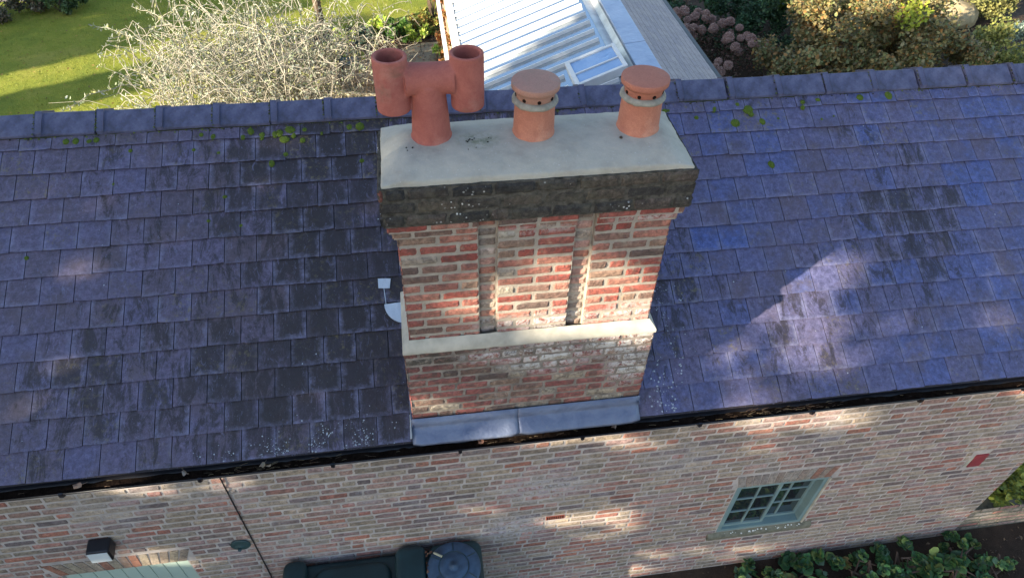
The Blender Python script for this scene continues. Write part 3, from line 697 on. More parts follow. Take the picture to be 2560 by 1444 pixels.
# lead apron: two sheets, upstand then dressed over the tiles
xL,xR=CO.x+CS*(-p)-.012,CO.x+CS*(1.575+p)+.004; yS=CO.y+CS*(-p)-.010; zU=CO.z+CS*(-.775)
def apron(xa,xb,lift):
    b=MB(); prof=[(yS,zU),(yS-.002,zU-.10),(yS-.012,roof(0,0)[2]+(yS-RY0)*math.tan(ROOF_TH)+.040),(.06,roof(0,0)[2]+(.06-RY0)*math.tan(ROOF_TH)+.034),(.0,RZ0+.012),(-.008,RZ0-.004)]
    n=26; G_=[]
    for k in range(n+1):
        x=xa+(xb-xa)*k/n; row=[]
        for q,(y,z) in enumerate(prof):
            ed=max(0,1-min(k,n-k)/2.0) if q>=4 else 0
            dz=.003*mn.noise(Vector((x*6,q*1.3,2)))+(.002*mn.noise(Vector((x*20,q,5))))
            row.append(b.v((x,y-lift+ (ed*.016 if q==5 else ed*.006),z+lift+dz+(ed*.004))))
        G_.append(row)
    for k in range(n):
        for q in range(5): b.f(G_[k][q],G_[k][q+1],G_[k+1][q+1],G_[k+1][q])
    o=b.build('lead_apron',M['lead'],chim,smooth=True); s=o.modifiers.new('s','SOLIDIFY'); s.thickness=.003; s.offset=1; return o
apron(xL,.742,.003); apron(.735,xR,0)
# bright lead edge strip along the left upright and cut soakers on the slope
b=MB(); V0=(.085-RY0)/CT
b.hexa([roof(xL-.018,.02,.022),roof(xL-.002,.02,.022),roof(xL-.002,.20,.022),roof(xL-.012,.20,.022),roof(xL-.018,.02,.030),roof(xL-.002,.02,.075),roof(xL-.002,.20,.075),roof(xL-.012,.20,.030)]); b.build('lead_upstand',M['lead_new'],chim)
def rp(x,y): return (x,(y-RY0)/CT)
def flat_on_roof(name,pts,mat,h0=.020,h1=.0235,parent=None):
    b=MB(); A=[b.v(roof(x,v,h0)) for x,v in [rp(*q) for q in pts]]; B=[b.v(roof(x,v,h1)) for x,v in [rp(*q) for q in pts]]
    b.f(*B); n=len(pts)
    for k in range(n): b.f(A[k],A[(k+1)%n],B[(k+1)%n],B[k])
    return b.build(name,mat,parent)
flat_on_roof('lead_tab',[(-.257,1.111),(-.168,1.104),(-.156,1.175),(-.258,1.182)],M['lead_new'],parent=chim)
flat_on_roof('lead_strip',[(-.208,.990),(-.203,.990),(-.212,1.112),(-.217,1.112)],M['lead_new'],.018,.0215,parent=chim)
arc=[(-.223,.995)]
for k in range(9):
    a=math.radians(180+90*k/8); arc.append((-.055+.165*math.cos(a),.990+.145*math.sin(a)))
arc+= [(-.05,.845),(-.05,.998)]
flat_on_roof('lead_soaker',arc[1:],M['lead_new'],.019,.0225,parent=chim)
b=MB(); b.hexa([ch(1.575+p+.004,.06,-.16),ch(1.575+p+.03,.06,-.16),ch(1.575+p+.03,.16,-.16),ch(1.575+p+.004,.16,-.16),ch(1.575+p+.004,.07,-.07),ch(1.575+p+.008,.07,-.07),ch(1.575+p+.008,.15,-.07),ch(1.575+p+.004,.15,-.07)])
b.build('lead_soaker',M['lead_new'],chim)
for sx in (1,-1):
    b=MB(); xe=xR-.002 if sx>0 else xL+.012
    for k in range(4):
        v0=.10+k*.17; b.hexa([roof(xe,v0,.019),roof(xe+sx*.02,v0,.019),roof(xe+sx*.02,v0+.175,.019),roof(xe,v0+.175,.019),roof(xe,v0,.09),roof(xe+sx*.004,v0,.09),roof(xe+sx*.004,v0+.165,.09),roof(xe,v0+.165,.09)])
    b.build('side_flashing',M['lead'],chim)

# ------------------------------------------------------------------ pots
def zf(x,y): return zE+.010+flh(x,y)
hp=empty('chimney_pot',(.242,.484,1.165),'red terracotta H-shaped chimney pot with two open upright tubes, left end of the stack','chimney pot')
b=MB()
b.lathe([(.121,-.03),(.123,.0),(.121,.028),(.114,.040),(.110,.055),(.100,.20),(.092,.30),(.089,.36),(.0001,.37)][0:9],(.242,.484,1.165),48)
xa,xb=.050,.452; zb=1.545
b.lathe([(.0001,xa+.070),(.0905,xa+.0701),(.0885,xa+.090),(.084,xa+.125),(.083,(xa+xb)/2),(.084,xb-.125),(.0885,xb-.090),(.0905,xb-.0701),(.0001,xb-.070)],(0,.484,zb),48,axis='x')
for x in (xa,xb):
    b.lathe([(.0915,1.375),(.092,1.45),(.092,1.684),(.072,1.684),(.072,1.375)],(x,.484,0),48,closed=True)
    b.lathe([(.074,1.43),(.074,1.44),(.0001,1.4401),(.0001,1.4299)],(x,.484,0),32,closed=True)
o=b.build('pot_body',M['tc_red'],hp,smooth=True)
m=o.modifiers.new('remesh','REMESH'); m.mode='VOXEL'; m.voxel_size=.0042; m.use_smooth_shade=True
m=o.modifiers.new('smooth','SMOOTH'); m.factor=.5; m.iterations=20
def mushroom(x,y,label,capmat,rb,tilt):
    z=zf(x,y)-.012; root=empty('chimney_pot',(x,y,z),label,'chimney pot'); H=1.171
    b=MB(); b.lathe([(rb,-.02),(rb,.012),(rb-.005,.022),(rb-.006,.06),(rb-.009,.19),(rb-.004,.205),(rb-.003,.215),(.085,.216),(.085,-.02)],(x,y,z),56,closed=True)
    b.build('pot_body',M['tc_orange'],root,smooth=True)
    b=MB(); b.lathe([(.10,.200),(.124,.202),(.130,.209),(.129,.220),(.120,.230),(.107,.235),(.10,.233)],(x,y,z),56,closed=True)
    for i,v in enumerate(b.V):
        k=.0025*mn.noise(Vector(v)*30); b.V[i]=(v[0]+k,v[1]+k,v[2]+k)
    b.build('mortar_collar',M['collar'],root,smooth=True)
    b=MB(); b.lathe([(.0001,.225),(.100,.225),(.106,.232),(.110,.262),(.116,.272),(.130,.288),(.1345,.293),(.1350,.316),(.1335,.3215),(.128,.3235),(.06,.3255),(.0001,.3265)],(x,y,z),64)
    cp=b.build('hood',capmat,root,smooth=True); m=cp.modifiers.new('e','EDGE_SPLIT'); m.split_angle=rad(50)
    for k in range(8):
        a=2*math.pi*(k+tilt)/8; b=MB(); d=Vector((math.cos(a),math.sin(a),-.12)); c=Vector((x,y,z+.262))+d*.1075
        s_=Vector((-math.sin(a),math.cos(a),0)); up=d.cross(s_).normalized(); n=12
        ring=[b.v(c+(s_*math.cos(t)+up*math.sin(t))*.0105+d*.0045) for t in [2*math.pi*j/n for j in range(n)]]; b.f(*ring)
        ring2=[b.v(c+(s_*math.cos(t)+up*math.sin(t))*.0105-d*.01) for t in [2*math.pi*j/n for j in range(n)]]
        for j in range(n): b.f(ring[j],ring[(j+1)%n],ring2[(j+1)%n],ring2[j])
        b.build('vent_hole',M['dark'],cp)
    return root
mushroom(.8246,.464,'orange clay chimney pot with round mushroom hood, its top stained grey, in the middle',M['tc_cap'],.1226,.05)
mushroom(1.439,.450,'orange clay chimney pot with clean round mushroom hood, right end of the stack',M['tc_cap2'],.1250,.35)
def crumb(x,y,s,name,label,cat,group,mat,col):
    b=MB(); zz=zf(x,y)
    for (a0) in range(1):
        n=7
        for i in range(4):
            ph=math.pi*(i/3); 
        rings=[]
        for i in range(5):
            ph=math.pi*i/4; rr=max(.05,math.sin(ph))*s
            rings.append([b.v((x+rr*math.cos(2*math.pi*j/n)*rnd.uniform(.7,1.2),y+rr*math.sin(2*math.pi*j/n)*rnd.uniform(.7,1.1),zz+s*.4-s*.7*math.cos(ph)),col) for j in range(n)])
        for A,B in zip(rings,rings[1:]):
            for j in range(n): b.f(A[j],A[(j+1)%n],B[(j+1)%n],B[j])
        b.f(*reversed(rings[0])); b.f(*rings[-1])
    V=b.V; o=b.build(name,mat,None,smooth=True,origin=(x,y,zz)); return tag(o,label,cat,group)
crumb(1.31,.335,.011,'nut','small round brown nut lying in front of the right pot on the cement cap','nut',None,M['moss'],(.08,.06,.045))
for (px,py) in [(.43,.395),(.445,.402),(.452,.412),(.465,.405),(.478,.418),(.437,.388),(.56,.415),(.572,.408),(.55,.375),(.435,.315),(.48,.33),(.13,.36),(.10,.335),(.15,.43),(.095,.365)]:
    crumb(px,py,rnd.uniform(.0035,.006),'moss_crumb','tiny black moss crumb on the cement chimney cap near the left pot','moss crumb','moss crumbs on the cement cap',M['moss'],(.03,.032,.025))

# ------------------------------------------------------------------ moss cushions on the roof
def moss_mesh(seed):
    q=random.Random(seed); b=MB(); n=14; rings=[]
    for i in range(8):
        ph=.5*math.pi*i/7; 
        rings.append([b.v(((math.cos(ph)+.04)*math.cos(2*math.pi*j/n)*(1+.25*mn.noise(Vector((j*.9,i*.8,seed)))),math.cos(ph)*math.sin(2*math.pi*j/n)*(1+.25*mn.noise(Vector((j*.7,i,seed+9)))),math.sin(ph)*.75*(1+.2*mn.noise(Vector((i,j,seed)))) -.05),(.10,.15,.02)) for j in range(n)])
    for A,B in zip(rings,rings[1:]):
        for j in range(n): b.f(A[j],A[(j+1)%n],B[(j+1)%n],B[j])
    for k in range(420):   # fuzz
        a=q.uniform(0,6.28); ph=math.asin(q.random()); d=Vector((math.cos(ph)*math.cos(a),math.cos(ph)*math.sin(a),math.sin(ph)*.8)); p=d*.95
        s=Vector((q.uniform(-1,1),q.uniform(-1,1),q.uniform(-1,1))).normalized()*.05
        c=q.choice([(.12,.20,.02),(.18,.26,.03),(.07,.12,.02),(.22,.24,.04),(.10,.09,.03)])
        i0=b.v(p-s,c); i1=b.v(p+s,c); i2=b.v(p+d*q.uniform(.1,.24),c); b.f(i0,i1,i2)
    me=b.build('moss_cushion',M['moss'],None,smooth=False).data; ob=bpy.data.objects[-1] if False else None
    return me
protos=[]
for s_ in range(4):
    me=moss_mesh(s_+1); protos.append(me)
for o in [o for o in COL.objects if o.data in protos]: bpy.data.objects.remove(o)
MOSS=[(-2.711,2.4,1.2),(-2.637,2.4,1.3),(-2.476,2.4,1),(-2.529,2.395,.9),(-1.645,2.395,.9),(-1.547,2.375,1),(-1.306,2.358,1),(-1.24,2.4,1.3),(-1.152,2.365,1.1),(-1.003,2.373,1.6),(-0.919,2.395,1.6),(-0.965,2.321,1.4),(-1.043,2.366,1.1),(-0.888,2.35,1),(-0.793,2.39,.8),(-0.816,2.306,.9),(-0.654,2.354,.8),(-0.958,2.196,1),(-1.074,2.132,1.1),(-1.152,2.342,.8),(-0.331,2.109,.8),(-0.422,2.39,1.1),(-0.33,2.39,1.9),(-1.505,2.242,.6),(-1.704,2.279,.6),(-2.207,2.302,.6),(-2.327,2.044,.6),(-1.453,1.891,.7),(-1.581,1.714,.6),(-1.324,1.66,.7),(-2.945,1.534,.7),
(2.386,2.377,1),(2.424,2.378,.8),(2.673,2.304,.8),(2.854,2.366,1.1),(3.173,2.349,1.7),(3.194,2.308,1),(3.023,2.235,1.6),(3.288,2.234,1.3),(3.444,2.255,.5),(3.718,2.386,1.2),(3.706,2.342,1.1),(3.868,2.4,1),(4.293,2.4,1.2),(4.578,2.4,1.6),(3.862,2.225,.6),(3.987,2.247,.5),(3.276,1.857,1.4),(3.083,2.4,.8)]
ORD=['first','second','third','fourth','fifth','sixth','seventh','eighth','ninth','tenth','eleventh','twelfth','thirteenth','fourteenth','fifteenth','sixteenth','seventeenth','eighteenth','nineteenth','twentieth']
def mkey(m_): return ('L' if m_[0]<1 else 'R', 0 if m_[1]>2.33 else 1)
for side in 'LR':
    for row in (0,1):
        mem=sorted([m_ for m_ in MOSS if mkey(m_)==(side,row)],key=lambda m_: -m_[0] if side=='L' else m_[0])
        for i_,(x,y,s) in enumerate(mem):
            o=bpy.data.objects.new('moss_cushion',rnd.choice(protos)); COL.objects.link(o)
            v=(y-RY0)/CT; o.location=roof(x,v,.008); k=s*.025
            o.scale=(k*rnd.uniform(.75,1.15),k*rnd.uniform(.8,1.2),k*rnd.uniform(.6,.85)); o.rotation_euler=(ROOF_TH,0,rnd.uniform(-.5,.5))
            size='large' if s>=1.5 else 'round' if s>=.9 else 'tiny'
            where='under the ridge' if row==0 else 'lower on the tiles'
            tag(o,f"{size} green moss cushion {where}, {ORD[i_]} from the chimney on its {'left' if side=='L' else 'right'} side",'moss','moss cushions on the tiled roof')
# white lichen freckles painted as thin discs beside the chimney: part of the roof surface
b=MB(); q=random.Random(5)
def fleck(x,v,s):
    n=6; h=.0165*(1-((v/G)%1))+.0045
    b.f(*[b.v(roof(x+s*math.cos(6.283*j/n)*q.uniform(.7,1.2),v+s*math.sin(6.283*j/n)*q.uniform(.7,1.2),h)) for j in range(n)])
for k in range(330):
    x=1.78+abs(q.gauss(0,.17))+q.uniform(0,.12); v=q.uniform(.02,1.62); 
    if mn.noise(Vector((x*3,v*2.2,1)))<-.12: continue
    fleck(x,v,q.choice([.003,.004,.005,.008]))
for k in range(420):
    x=q.gauss(-.75,.38); v=abs(q.gauss(.05,.09))
    if mn.noise(Vector((x*5,v*6,4)))<-.05: continue
    fleck(x,v,q.choice([.0025,.003,.004,.006]))
for k in range(60): fleck(q.uniform(-3,5.8),q.uniform(.02,2.5),q.choice([.003,.004,.006]))
tag(b.build('lichen_spots',mat_plain('white_lichen',(.42,.46,.50),.95,.1,bump=0),rooft),kind='stuff')

# leaves lying in the gutter
def dead_leaf(x,y,z,s,a,col,label):
    b=MB(); n=8; ids=[b.v((0,0,.2*s),col)]
    for j in range(n):
        t=2*math.pi*j/n; rr=s*(1.0 if j%2 else .72)*(1.25 if j==0 else 1); ids.append(b.v((rr*math.cos(t),rr*.7*math.sin(t),s*.35*math.sin(t*2+1)+.1*s),col))
    for j in range(n): b.f(ids[0],ids[1+j],ids[1+(j+1)%n])
    b.tube([(s,0,.1*s),(s*1.6,0,.3*s),(s*2,.1*s,.2*s)],.0012,4,col)
    o=b.build('dead_leaf',M['leaf']); o.location=(x,y,z); o.rotation_euler=(.5,.3,a); tag(o,label,'leaf','dead leaves in the gutter')
dead_leaf(-2.49,-.005,-1.238,.034,.5,(.36,.24,.18),'pink brown curled leaf in the gutter, nearest the left edge')
dead_leaf(-1.74,-.004,-1.236,.036,2.2,(.42,.35,.28),'pale curled leaf in the gutter left of the wall cable')
dead_leaf(-1.19,-.006,-1.236,.030,1.2,(.45,.36,.25),'pale leaf among twigs in the gutter right of the wall cable')
dead_leaf(-1.14,-.012,-1.238,.022,3.2,(.40,.30,.2),'small tan leaf among twigs in the gutter')
dead_leaf(.44,-.006,-1.236,.030,.2,(.30,.15,.10),'brown leaf in the gutter below the left lead sheet')
dead_leaf(1.50,-.004,-1.236,.036,1.0,(.36,.26,.2),'tan leaf in the gutter below the right lead sheet')

# ------------------------------------------------------------------ wall fittings
fl=empty('floodlight',(-2.70,YW,-2.30),'small black wall floodlight with a pale square lens above the green door','floodlight')
b=MB(); x0,x1=-2.80,-2.62
b.hexa([(x0,-.055,-2.335),(x1,-.055,-2.335),(x1,YW,-2.30),(x0,YW,-2.30),(x0,-.045,-2.19),(x1,-.045,-2.19),(x1,YW,-2.165),(x0,YW,-2.165)]); b.build('housing',M['black'],fl,bevel=.014)
b=MB(); b.hexa([(x0+.012,-.062,-2.325),(x1-.012,-.062,-2.325),(x1-.012,-.056,-2.325),(x0+.012,-.056,-2.325),(x0+.012,-.052,-2.20),(x1-.012,-.052,-2.20),(x1-.012,-.046,-2.20),(x0+.012,-.046,-2.20)]); b.build('lens',M['lens'],fl,bevel=.002)
bs=empty('wall_boss',(-1.685,YW,-2.565),'round dark green domed metal fitting on the wall left of the cable','wall fitting')
b=MB(); b.lathe([(.084,0),(.086,.006),(.080,.014),(.078,.014),(.060,.022),(.058,.021),(.036,.032),(.018,.038),(.0001,.040)],(-1.685,YW,-2.565),36,axis='y'); b.build('disc',M['boss'],bs,smooth=True)
b=MB(); b.lathe([(.016,.034),(.014,.060),(.010,.066),(.0001,.067)],(-1.685,YW,-2.565),16,axis='y'); b.build('knob',M['boss'],bs,smooth=True)

# ------------------------------------------------------------------ oil tank
tk=empty('oil_tank',(-.5,-.32,ZG),'dark green plastic oil tank with round blue-grey lid, against the brick wall','oil tank')
def rbox(b,x0,x1,y0,y1,z0,z1,rr,n=6,dx=0,dt=.0):
    # rounded-corner box in plan, domed edge at top
    def loop(ins,z):
        P=[]
        for (cx,cy,a0) in ((x1-rr,y1-rr,0),(x0+rr,y1-rr,90),(x0+rr,y0+rr,180),(x1-rr,y0+rr,270)):
            for k in range(n+1):
                a=rad(a0+90*k/n); P.append(b.v((cx+(rr-ins)*math.cos(a),cy+(rr-ins)*math.sin(a),z)))
        return P
    L_=[loop(0,z0),loop(0,z1-.05),loop(.012,z1-.02),loop(.035,z1-.004),loop(.06,z1)]
    for A,B in zip(L_,L_[1:]):
        for k in range(len(A)): b.f(A[k],A[(k+1)%len(A)],B[(k+1)%len(A)],B[k])
    b.f(*L_[-1]); b.f(*reversed(L_[0]))
TZ=-2.93
b=MB(); rbox(b,-1.40,.425,-.74,.045,ZG+.05,TZ-.13,.10); b.build('tank_body',M['tankgreen'],tk,smooth=False,bevel=.0)
for sx0,sx1,dz_ in ((-1.40,-1.19,-.01),(-.38,-.10,.005)):
    b=MB(); rbox(b,sx0,sx1,-.74,.045,TZ-.20,TZ+dz_,.07); b.build('shoulder',M['tankgreen'],tk,smooth=True)
b=MB(); rbox(b,-1.14,-.42,-.70,-.02,TZ-.2,TZ-.085,.14); b.build('top_panel',M['tankgreen'],tk,smooth=True)
b=MB(); rbox(b,-.075,.425,-.74,.045,TZ-.2,TZ-.03,.09); b.build('filler_deck',M['tankgreen'],tk,smooth=True)
b=MB(); LC=(.155,-.215,TZ-.032); b.lathe([(.245,0),(.247,.012),(.24,.020),(.15,.048),(.142,.045),(.136,.046),(.132,.052),(.06,.058),(.052,.055),(.045,.059),(.018,.062),(.016,.070),(.0001,.071)],LC,64)
lid=b.build('lid',M['lid'],tk,smooth=True); 
b=MB()
for k in range(6):
    a=k*math.pi/3+.5; 
    b.tube([(LC[0]+.15*math.cos(a),LC[1]+.15*math.sin(a),LC[2]+.050),(LC[0]+.235*math.cos(a),LC[1]+.235*math.sin(a),LC[2]+.023)],.004,5)
b.lathe([(.141,.050),(.137,.054),(.133,.050)],LC,64,closed=True)
b.build('lid_rib',M['tankgreen'],lid)
b=MB(); b.tube([(-.02,-.065,TZ+.01),(.055,-.115,TZ+.02)],.011,8); b.build('sight_tube',mat_plain('yellowed_plastic',(.50,.48,.32),.4,.5),tk)
# dead leaves on the tank deck
b=MB()
for k in range(26):
    x=rnd.uniform(-.095,-.045); y=rnd.uniform(-.32,-.02); s=rnd.uniform(.006,.014); z=TZ-.03+rnd.uniform(0,.02); c=rnd.choice([(.22,.10,.06),(.35,.2,.12),(.12,.07,.05)])
    b.quad((x-s,y-s,z),(x+s,y-s*.4,z+.006),(x+s,y+s,z),(x-s*.6,y+s,z+.004),c)
tag(b.build('fallen_leaves',M['leaf']),'small brown leaf litter caught beside the lid of the green tank','leaf litter',kind='stuff')

# ------------------------------------------------------------------ foliage builders
def leaf_card(b,p,s,q,cols,flat=.0,asp=.55,six=True,up=None):
    d=Vector((q.gauss(0,1),q.gauss(0,1),q.gauss(0,1)*(1-flat)))
    if d.length<.01: d=Vector((1,0,0))
    d.normalize(); nrm=Vector((q.gauss(0,.6),q.gauss(0,.6),1 if up is None else up)); sd_=d.cross(nrm)
    if sd_.length<.01: return
    sd_.normalize(); c=q.choice(cols); k=q.uniform(.7,1.3); c=(c[0]*k,c[1]*k,c[2]*k)
    fold=d.cross(sd_)*s*.12
    if six:
        P=[p,p+d*s*.3+sd_*s*asp*.5+fold,p+d*s*.7+sd_*s*asp*.45+fold,p+d*s,p+d*s*.7-sd_*s*asp*.45+fold,p+d*s*.3-sd_*s*asp*.5+fold]
        b.f(*[b.v(x,c) for x in P])
    else: b.f(*[b.v(x,c) for x in (p,p+d*s*.5+sd_*s*asp*.5,p+d*s,p+d*s*.5-sd_*s*asp*.5)])
def clump_shrub(name,loc,blobs,n,s,cols,label,cat,group=None,seed=1,asp=.6,twigcol='twig_brown',nst=10,shell=.55,accent=None,skip=None,six=True):
    q=random.Random(seed); root=empty(name,loc,label,cat,group); b=MB()
    wts=[bl[3]*bl[4]*bl[5] for bl in blobs]; 
    subs=[]
    for bl in blobs:      # sub-clumps give an uneven outline
        for k in range(int(14+8*bl[3])):
            a=Vector((q.gauss(0,1),q.gauss(0,1),q.gauss(0,1))).normalized(); rr=q.uniform(shell,1.0)
            subs.append((Vector((bl[0]+a.x*bl[3]*rr,bl[1]+a.y*bl[4]*rr,bl[2]+a.z*bl[5]*rr)),q.uniform(.16,.34)*min(bl[3],bl[4],bl[5])*1.25,q.uniform(.65,1.2)))
    for k in range(n):
        c,rr,br=q.choice(subs); a=Vector((q.gauss(0,1),q.gauss(0,1),q.gauss(0,1))).normalized()*rr*q.random()**.4; p=c+a
        if p.z<ZG+.03 or (skip and skip(p)): continue
        pal=accent[0] if (accent and accent[1](c)) else cols
        leaf_card(b,p,s*q.uniform(.6,1.3),q,[(x*br,y*br,z*br) for x,y,z in pal],asp=asp,six=six)
    b.build('foliage',M['leaf'],root)
    t=MB(); base=Vector(loc)
    for k in range(nst):
        c=q.choice(subs)[0]; m_=(base+c)/2+Vector((q.uniform(-.2,.2),q.uniform(-.2,.2),.1)); t.tube([base+Vector((q.uniform(-.1,.1),q.uniform(-.1,.1),-.03)),m_,c],.018,5,r1=.005)
    t.build('stems',M[twigcol],root)
    return root

# silver twiggy shrub behind the ridge, left
q=random.Random(44); sh=empty('silver_shrub',(-3.2,10.4,ZG),'large pale silver-leaved shrub of arching bare twigs behind the roof ridge','shrub')
tb=MB(); lb=MB()
SILV=[(.30,.34,.23),(.36,.39,.28),(.26,.31,.18),(.36,.36,.15),(.42,.44,.35)]
def arching(base,ang,reach,height,wild=1.0,r0=.014,leaves=16,droop=.9):
    pts=[]; n=11; d=Vector((math.cos(ang),math.sin(ang),0)); side=Vector((-d.y,d.x,0)); cur=q.uniform(-.35,.35)*wild; ph=q.uniform(0,6)
    for k in range(n+1):
        t=k/n; h=height*(math.sin(min(1,t*1.0)*math.pi*.62)/math.sin(math.pi*.62 if 1>.8 else 1))*1.0 - droop*max(0,t-.55)**2*height*.9
        p=Vector(base)+d*reach*t+side*(cur*t*t*reach+.05*math.sin(t*7+ph)*wild)+Vector((0,0,h+.03*math.sin(t*9+ph)))
        pts.append(p)
    c=q.choice([(1,1,1)]); tb.tube(pts,r0,4,r1=.0035,cap=False)
    for k in range(leaves):
        t=q.uniform(.3,1.0); f_=t*n; i=min(n-1,int(f_)); p=pts[i].lerp(pts[i+1],f_-i)
        leaf_card(lb,p,q.uniform(.05,.095),q,SILV,asp=.38)
    return pts
for k in range(230):
    bx=-3.0+max(-1.7,min(2.2,q.gauss(0,1.1))); by=10.5+max(-1.6,min(1.6,q.gauss(0,.85))); a=q.uniform(0,6.28)
    arching((bx,by,ZG+.3*q.random()),a,q.uniform(.5,1.6),q.uniform(.9,2.0),1.2,q.uniform(.009,.015),leaves=15)
for k in range(1300):   # tangled sub twigs
    p=Vector((-2.7+max(-2.2,min(2.3,q.gauss(0,1.2))),10.2+max(-2,min(2,q.gauss(0,1.0))),-3.5+q.gauss(0,.5))); d=Vector((q.gauss(0,1),q.gauss(0,.8),q.gauss(.1,.35))).normalized()*q.uniform(.4,1.1); bend=Vector((q.gauss(0,.15),q.gauss(0,.15),q.gauss(0,.2)))
    pts=[p,p+d*.33+bend,p+d*.66+bend*1.1,p+d]; tb.tube(pts,q.uniform(.006,.011),3,r1=.003,cap=False)
    for j in range(8): leaf_card(lb,pts[0].lerp(pts[3],q.random())+bend*.8,q.uniform(.045,.085),q,SILV,asp=.4)
def branch_to(P,leaves,r0=.012):
    pts=[]; n=10
    for k in range(n+1):
        t=k/n*(len(P)-1); i=min(len(P)-2,int(t)); pts.append(Vector(P[i]).lerp(Vector(P[i+1]),t-i)+Vector((0,0,.015*math.sin(k*2.1))))
    tb.tube(pts,r0,5,r1=.004,cap=False)
    for k in range(leaves):
        t=q.uniform(.3,1)*n; i=min(n-1,int(t)); leaf_card(lb,pts[i].lerp(pts[i+1],t-i),q.uniform(.06,.10),q,SILV,asp=.4)
branch_to([(-4.3,9.9,-3.5),(-5.0,9.5,-3.05),(-5.55,9.1,-3.0),(-5.95,8.7,-3.1)],46,.011)
branch_to([(-4.4,10.6,-3.4),(-5.2,11.2,-3.0),(-5.9,11.7,-2.95),(-6.4,12.1,-3.05)],52,.011)
branch_to([(-4.2,10.2,-3.4),(-4.9,10.6,-2.9),(-5.6,10.3,-2.9)],34,.009)
branch_to([(-4.2,11.0,-3.2),(-4.9,11.7,-2.7),(-5.5,12.2,-2.75)],34,.009)
branch_to([(-1.6,10.0,-3.4),(-1.0,9.8,-3.1),(-.5,9.6,-3.1)],36,.009)
tb.build('twigs',M['twig'],sh,smooth=True); lb.build('foliage',M['leaf'],sh)

# weeping tree in the bed
q=random.Random(9); wt=empty('weeping_tree',(-2.0,14.2,ZG),'slender weeping tree with drooping pale twigs at the edge of the lawn','tree')
b=MB(); b.tube([(-2.0,14.2,ZG-.05),(-2.03,14.22,-3.6),(-2.1,14.25,-2.6),(-2.15,14.3,-1.6),(-2.1,14.35,-.9)],.105,12,r1=.06); b.build('trunk',M['bark'],wt,smooth=True)
tb=MB(); lb=MB()
WCOL=[(.42,.36,.22),(.36,.36,.16),(.48,.44,.30),(.50,.42,.16)]
for k in range(150):
    a=q.uniform(0,6.28); R0=q.uniform(.5,2.3); top=Vector((-2.1+.3*math.cos(a),14.3+.3*math.sin(a),-1.0+q.uniform(-.3,.5)))
    mid=Vector((-2.1+R0*math.cos(a),14.3+R0*math.sin(a),-.9+q.uniform(-.3,.3))); L_=q.uniform(1.0,2.5)
    pts=[top,top.lerp(mid,.5)+Vector((0,0,.35)),mid]+[mid+Vector((math.cos(a)*.1*j+q.uniform(-.04,.04),math.sin(a)*.1*j+q.uniform(-.04,.04),-L_*j/5)) for j in range(1,6)]
    tb.tube(pts,.008,3,r1=.002,cap=False)
    for j in range(16):
        i=q.randint(2,6); leaf_card(lb,pts[i].lerp(pts[i+1],q.random()),q.uniform(.03,.06),q,WCOL,asp=.35,six=False)
tb.build('twigs',M['twig'],wt); lb.build('foliage',M['leaf'],wt)

# bed of low plants in front of the lawn
LIME=[(.42,.58,.08),(.50,.60,.09),(.32,.48,.08),(.54,.56,.16)]; GRN=[(.09,.20,.04),(.12,.25,.05),(.16,.27,.06)]; TEAL=[(.10,.17,.12),(.14,.20,.14)]
bedp=[(-2.65,13.75,.30,LIME,'yellow-green leafy plant left of the weeping tree trunk'),(-1.45,13.9,.28,LIME,'lime green bushy plant just right of the weeping tree trunk'),(-.95,13.95,.26,TEAL,'blue-green feathery plant in the garden bed'),(-.55,14.15,.34,LIME,'bright lime plant in the middle of the garden bed'),(-.15,13.95,.36,GRN,'mid green leafy plant in the garden bed'),(.30,14.0,.30,LIME,'rounded lime plant by the patio slabs'),(.62,14.4,.40,[(.20,.24,.06),(.30,.28,.06),(.26,.16,.05)],'yellowing shrub at the right end of the garden bed'),(-1.8,13.1,.26,[(.2,.3,.06),(.26,.32,.1)],'small yellow-green plant in front of the tree trunk'),(-1.2,12.9,.22,LIME,'low lime plant behind the round table'),(.95,13.0,.22,LIME,'small lime plant against the glass extension'),(-2.3,12.7,.3,LIME,'lime plant between the silver shrub and the tree'),(-3.2,13.4,.3,[(.24,.3,.08),(.30,.33,.12)],'pale green plant at the left end of the bed')]
for k,(x,y,s,colr,lab) in enumerate(bedp):
    clump_shrub('bed_plant',(x,y,ZG),[(x,y,ZG+s*.6,s*1.15,s,s*.75)],1500,.075,colr,lab,'plant','leafy plants in the garden bed',seed=60+k,nst=5,asp=.75)
# rusty climber at the glass extension corner
clump_shrub('climber',(.88,11.6,ZG),[(.84,12.2,-3.1,.12,.6,1.2),(.84,11.0,-3.2,.12,.7,1.1),(.84,9.9,-3.3,.12,.6,1.0)],6500,.06,[(.36,.12,.05),(.30,.16,.06),(.38,.24,.10),(.22,.2,.06)],'rust-coloured climber on the wall of the glass extension','climber',seed=77,nst=14)
clump_shrub('climber',(.75,14.6,ZG),[(.72,14.9,-3.5,.35,.9,.9)],2600,.06,[(.20,.22,.06),(.28,.24,.08),(.18,.15,.06)],'olive and yellow shrub beyond the rusty climber','shrub',seed=78,nst=14)

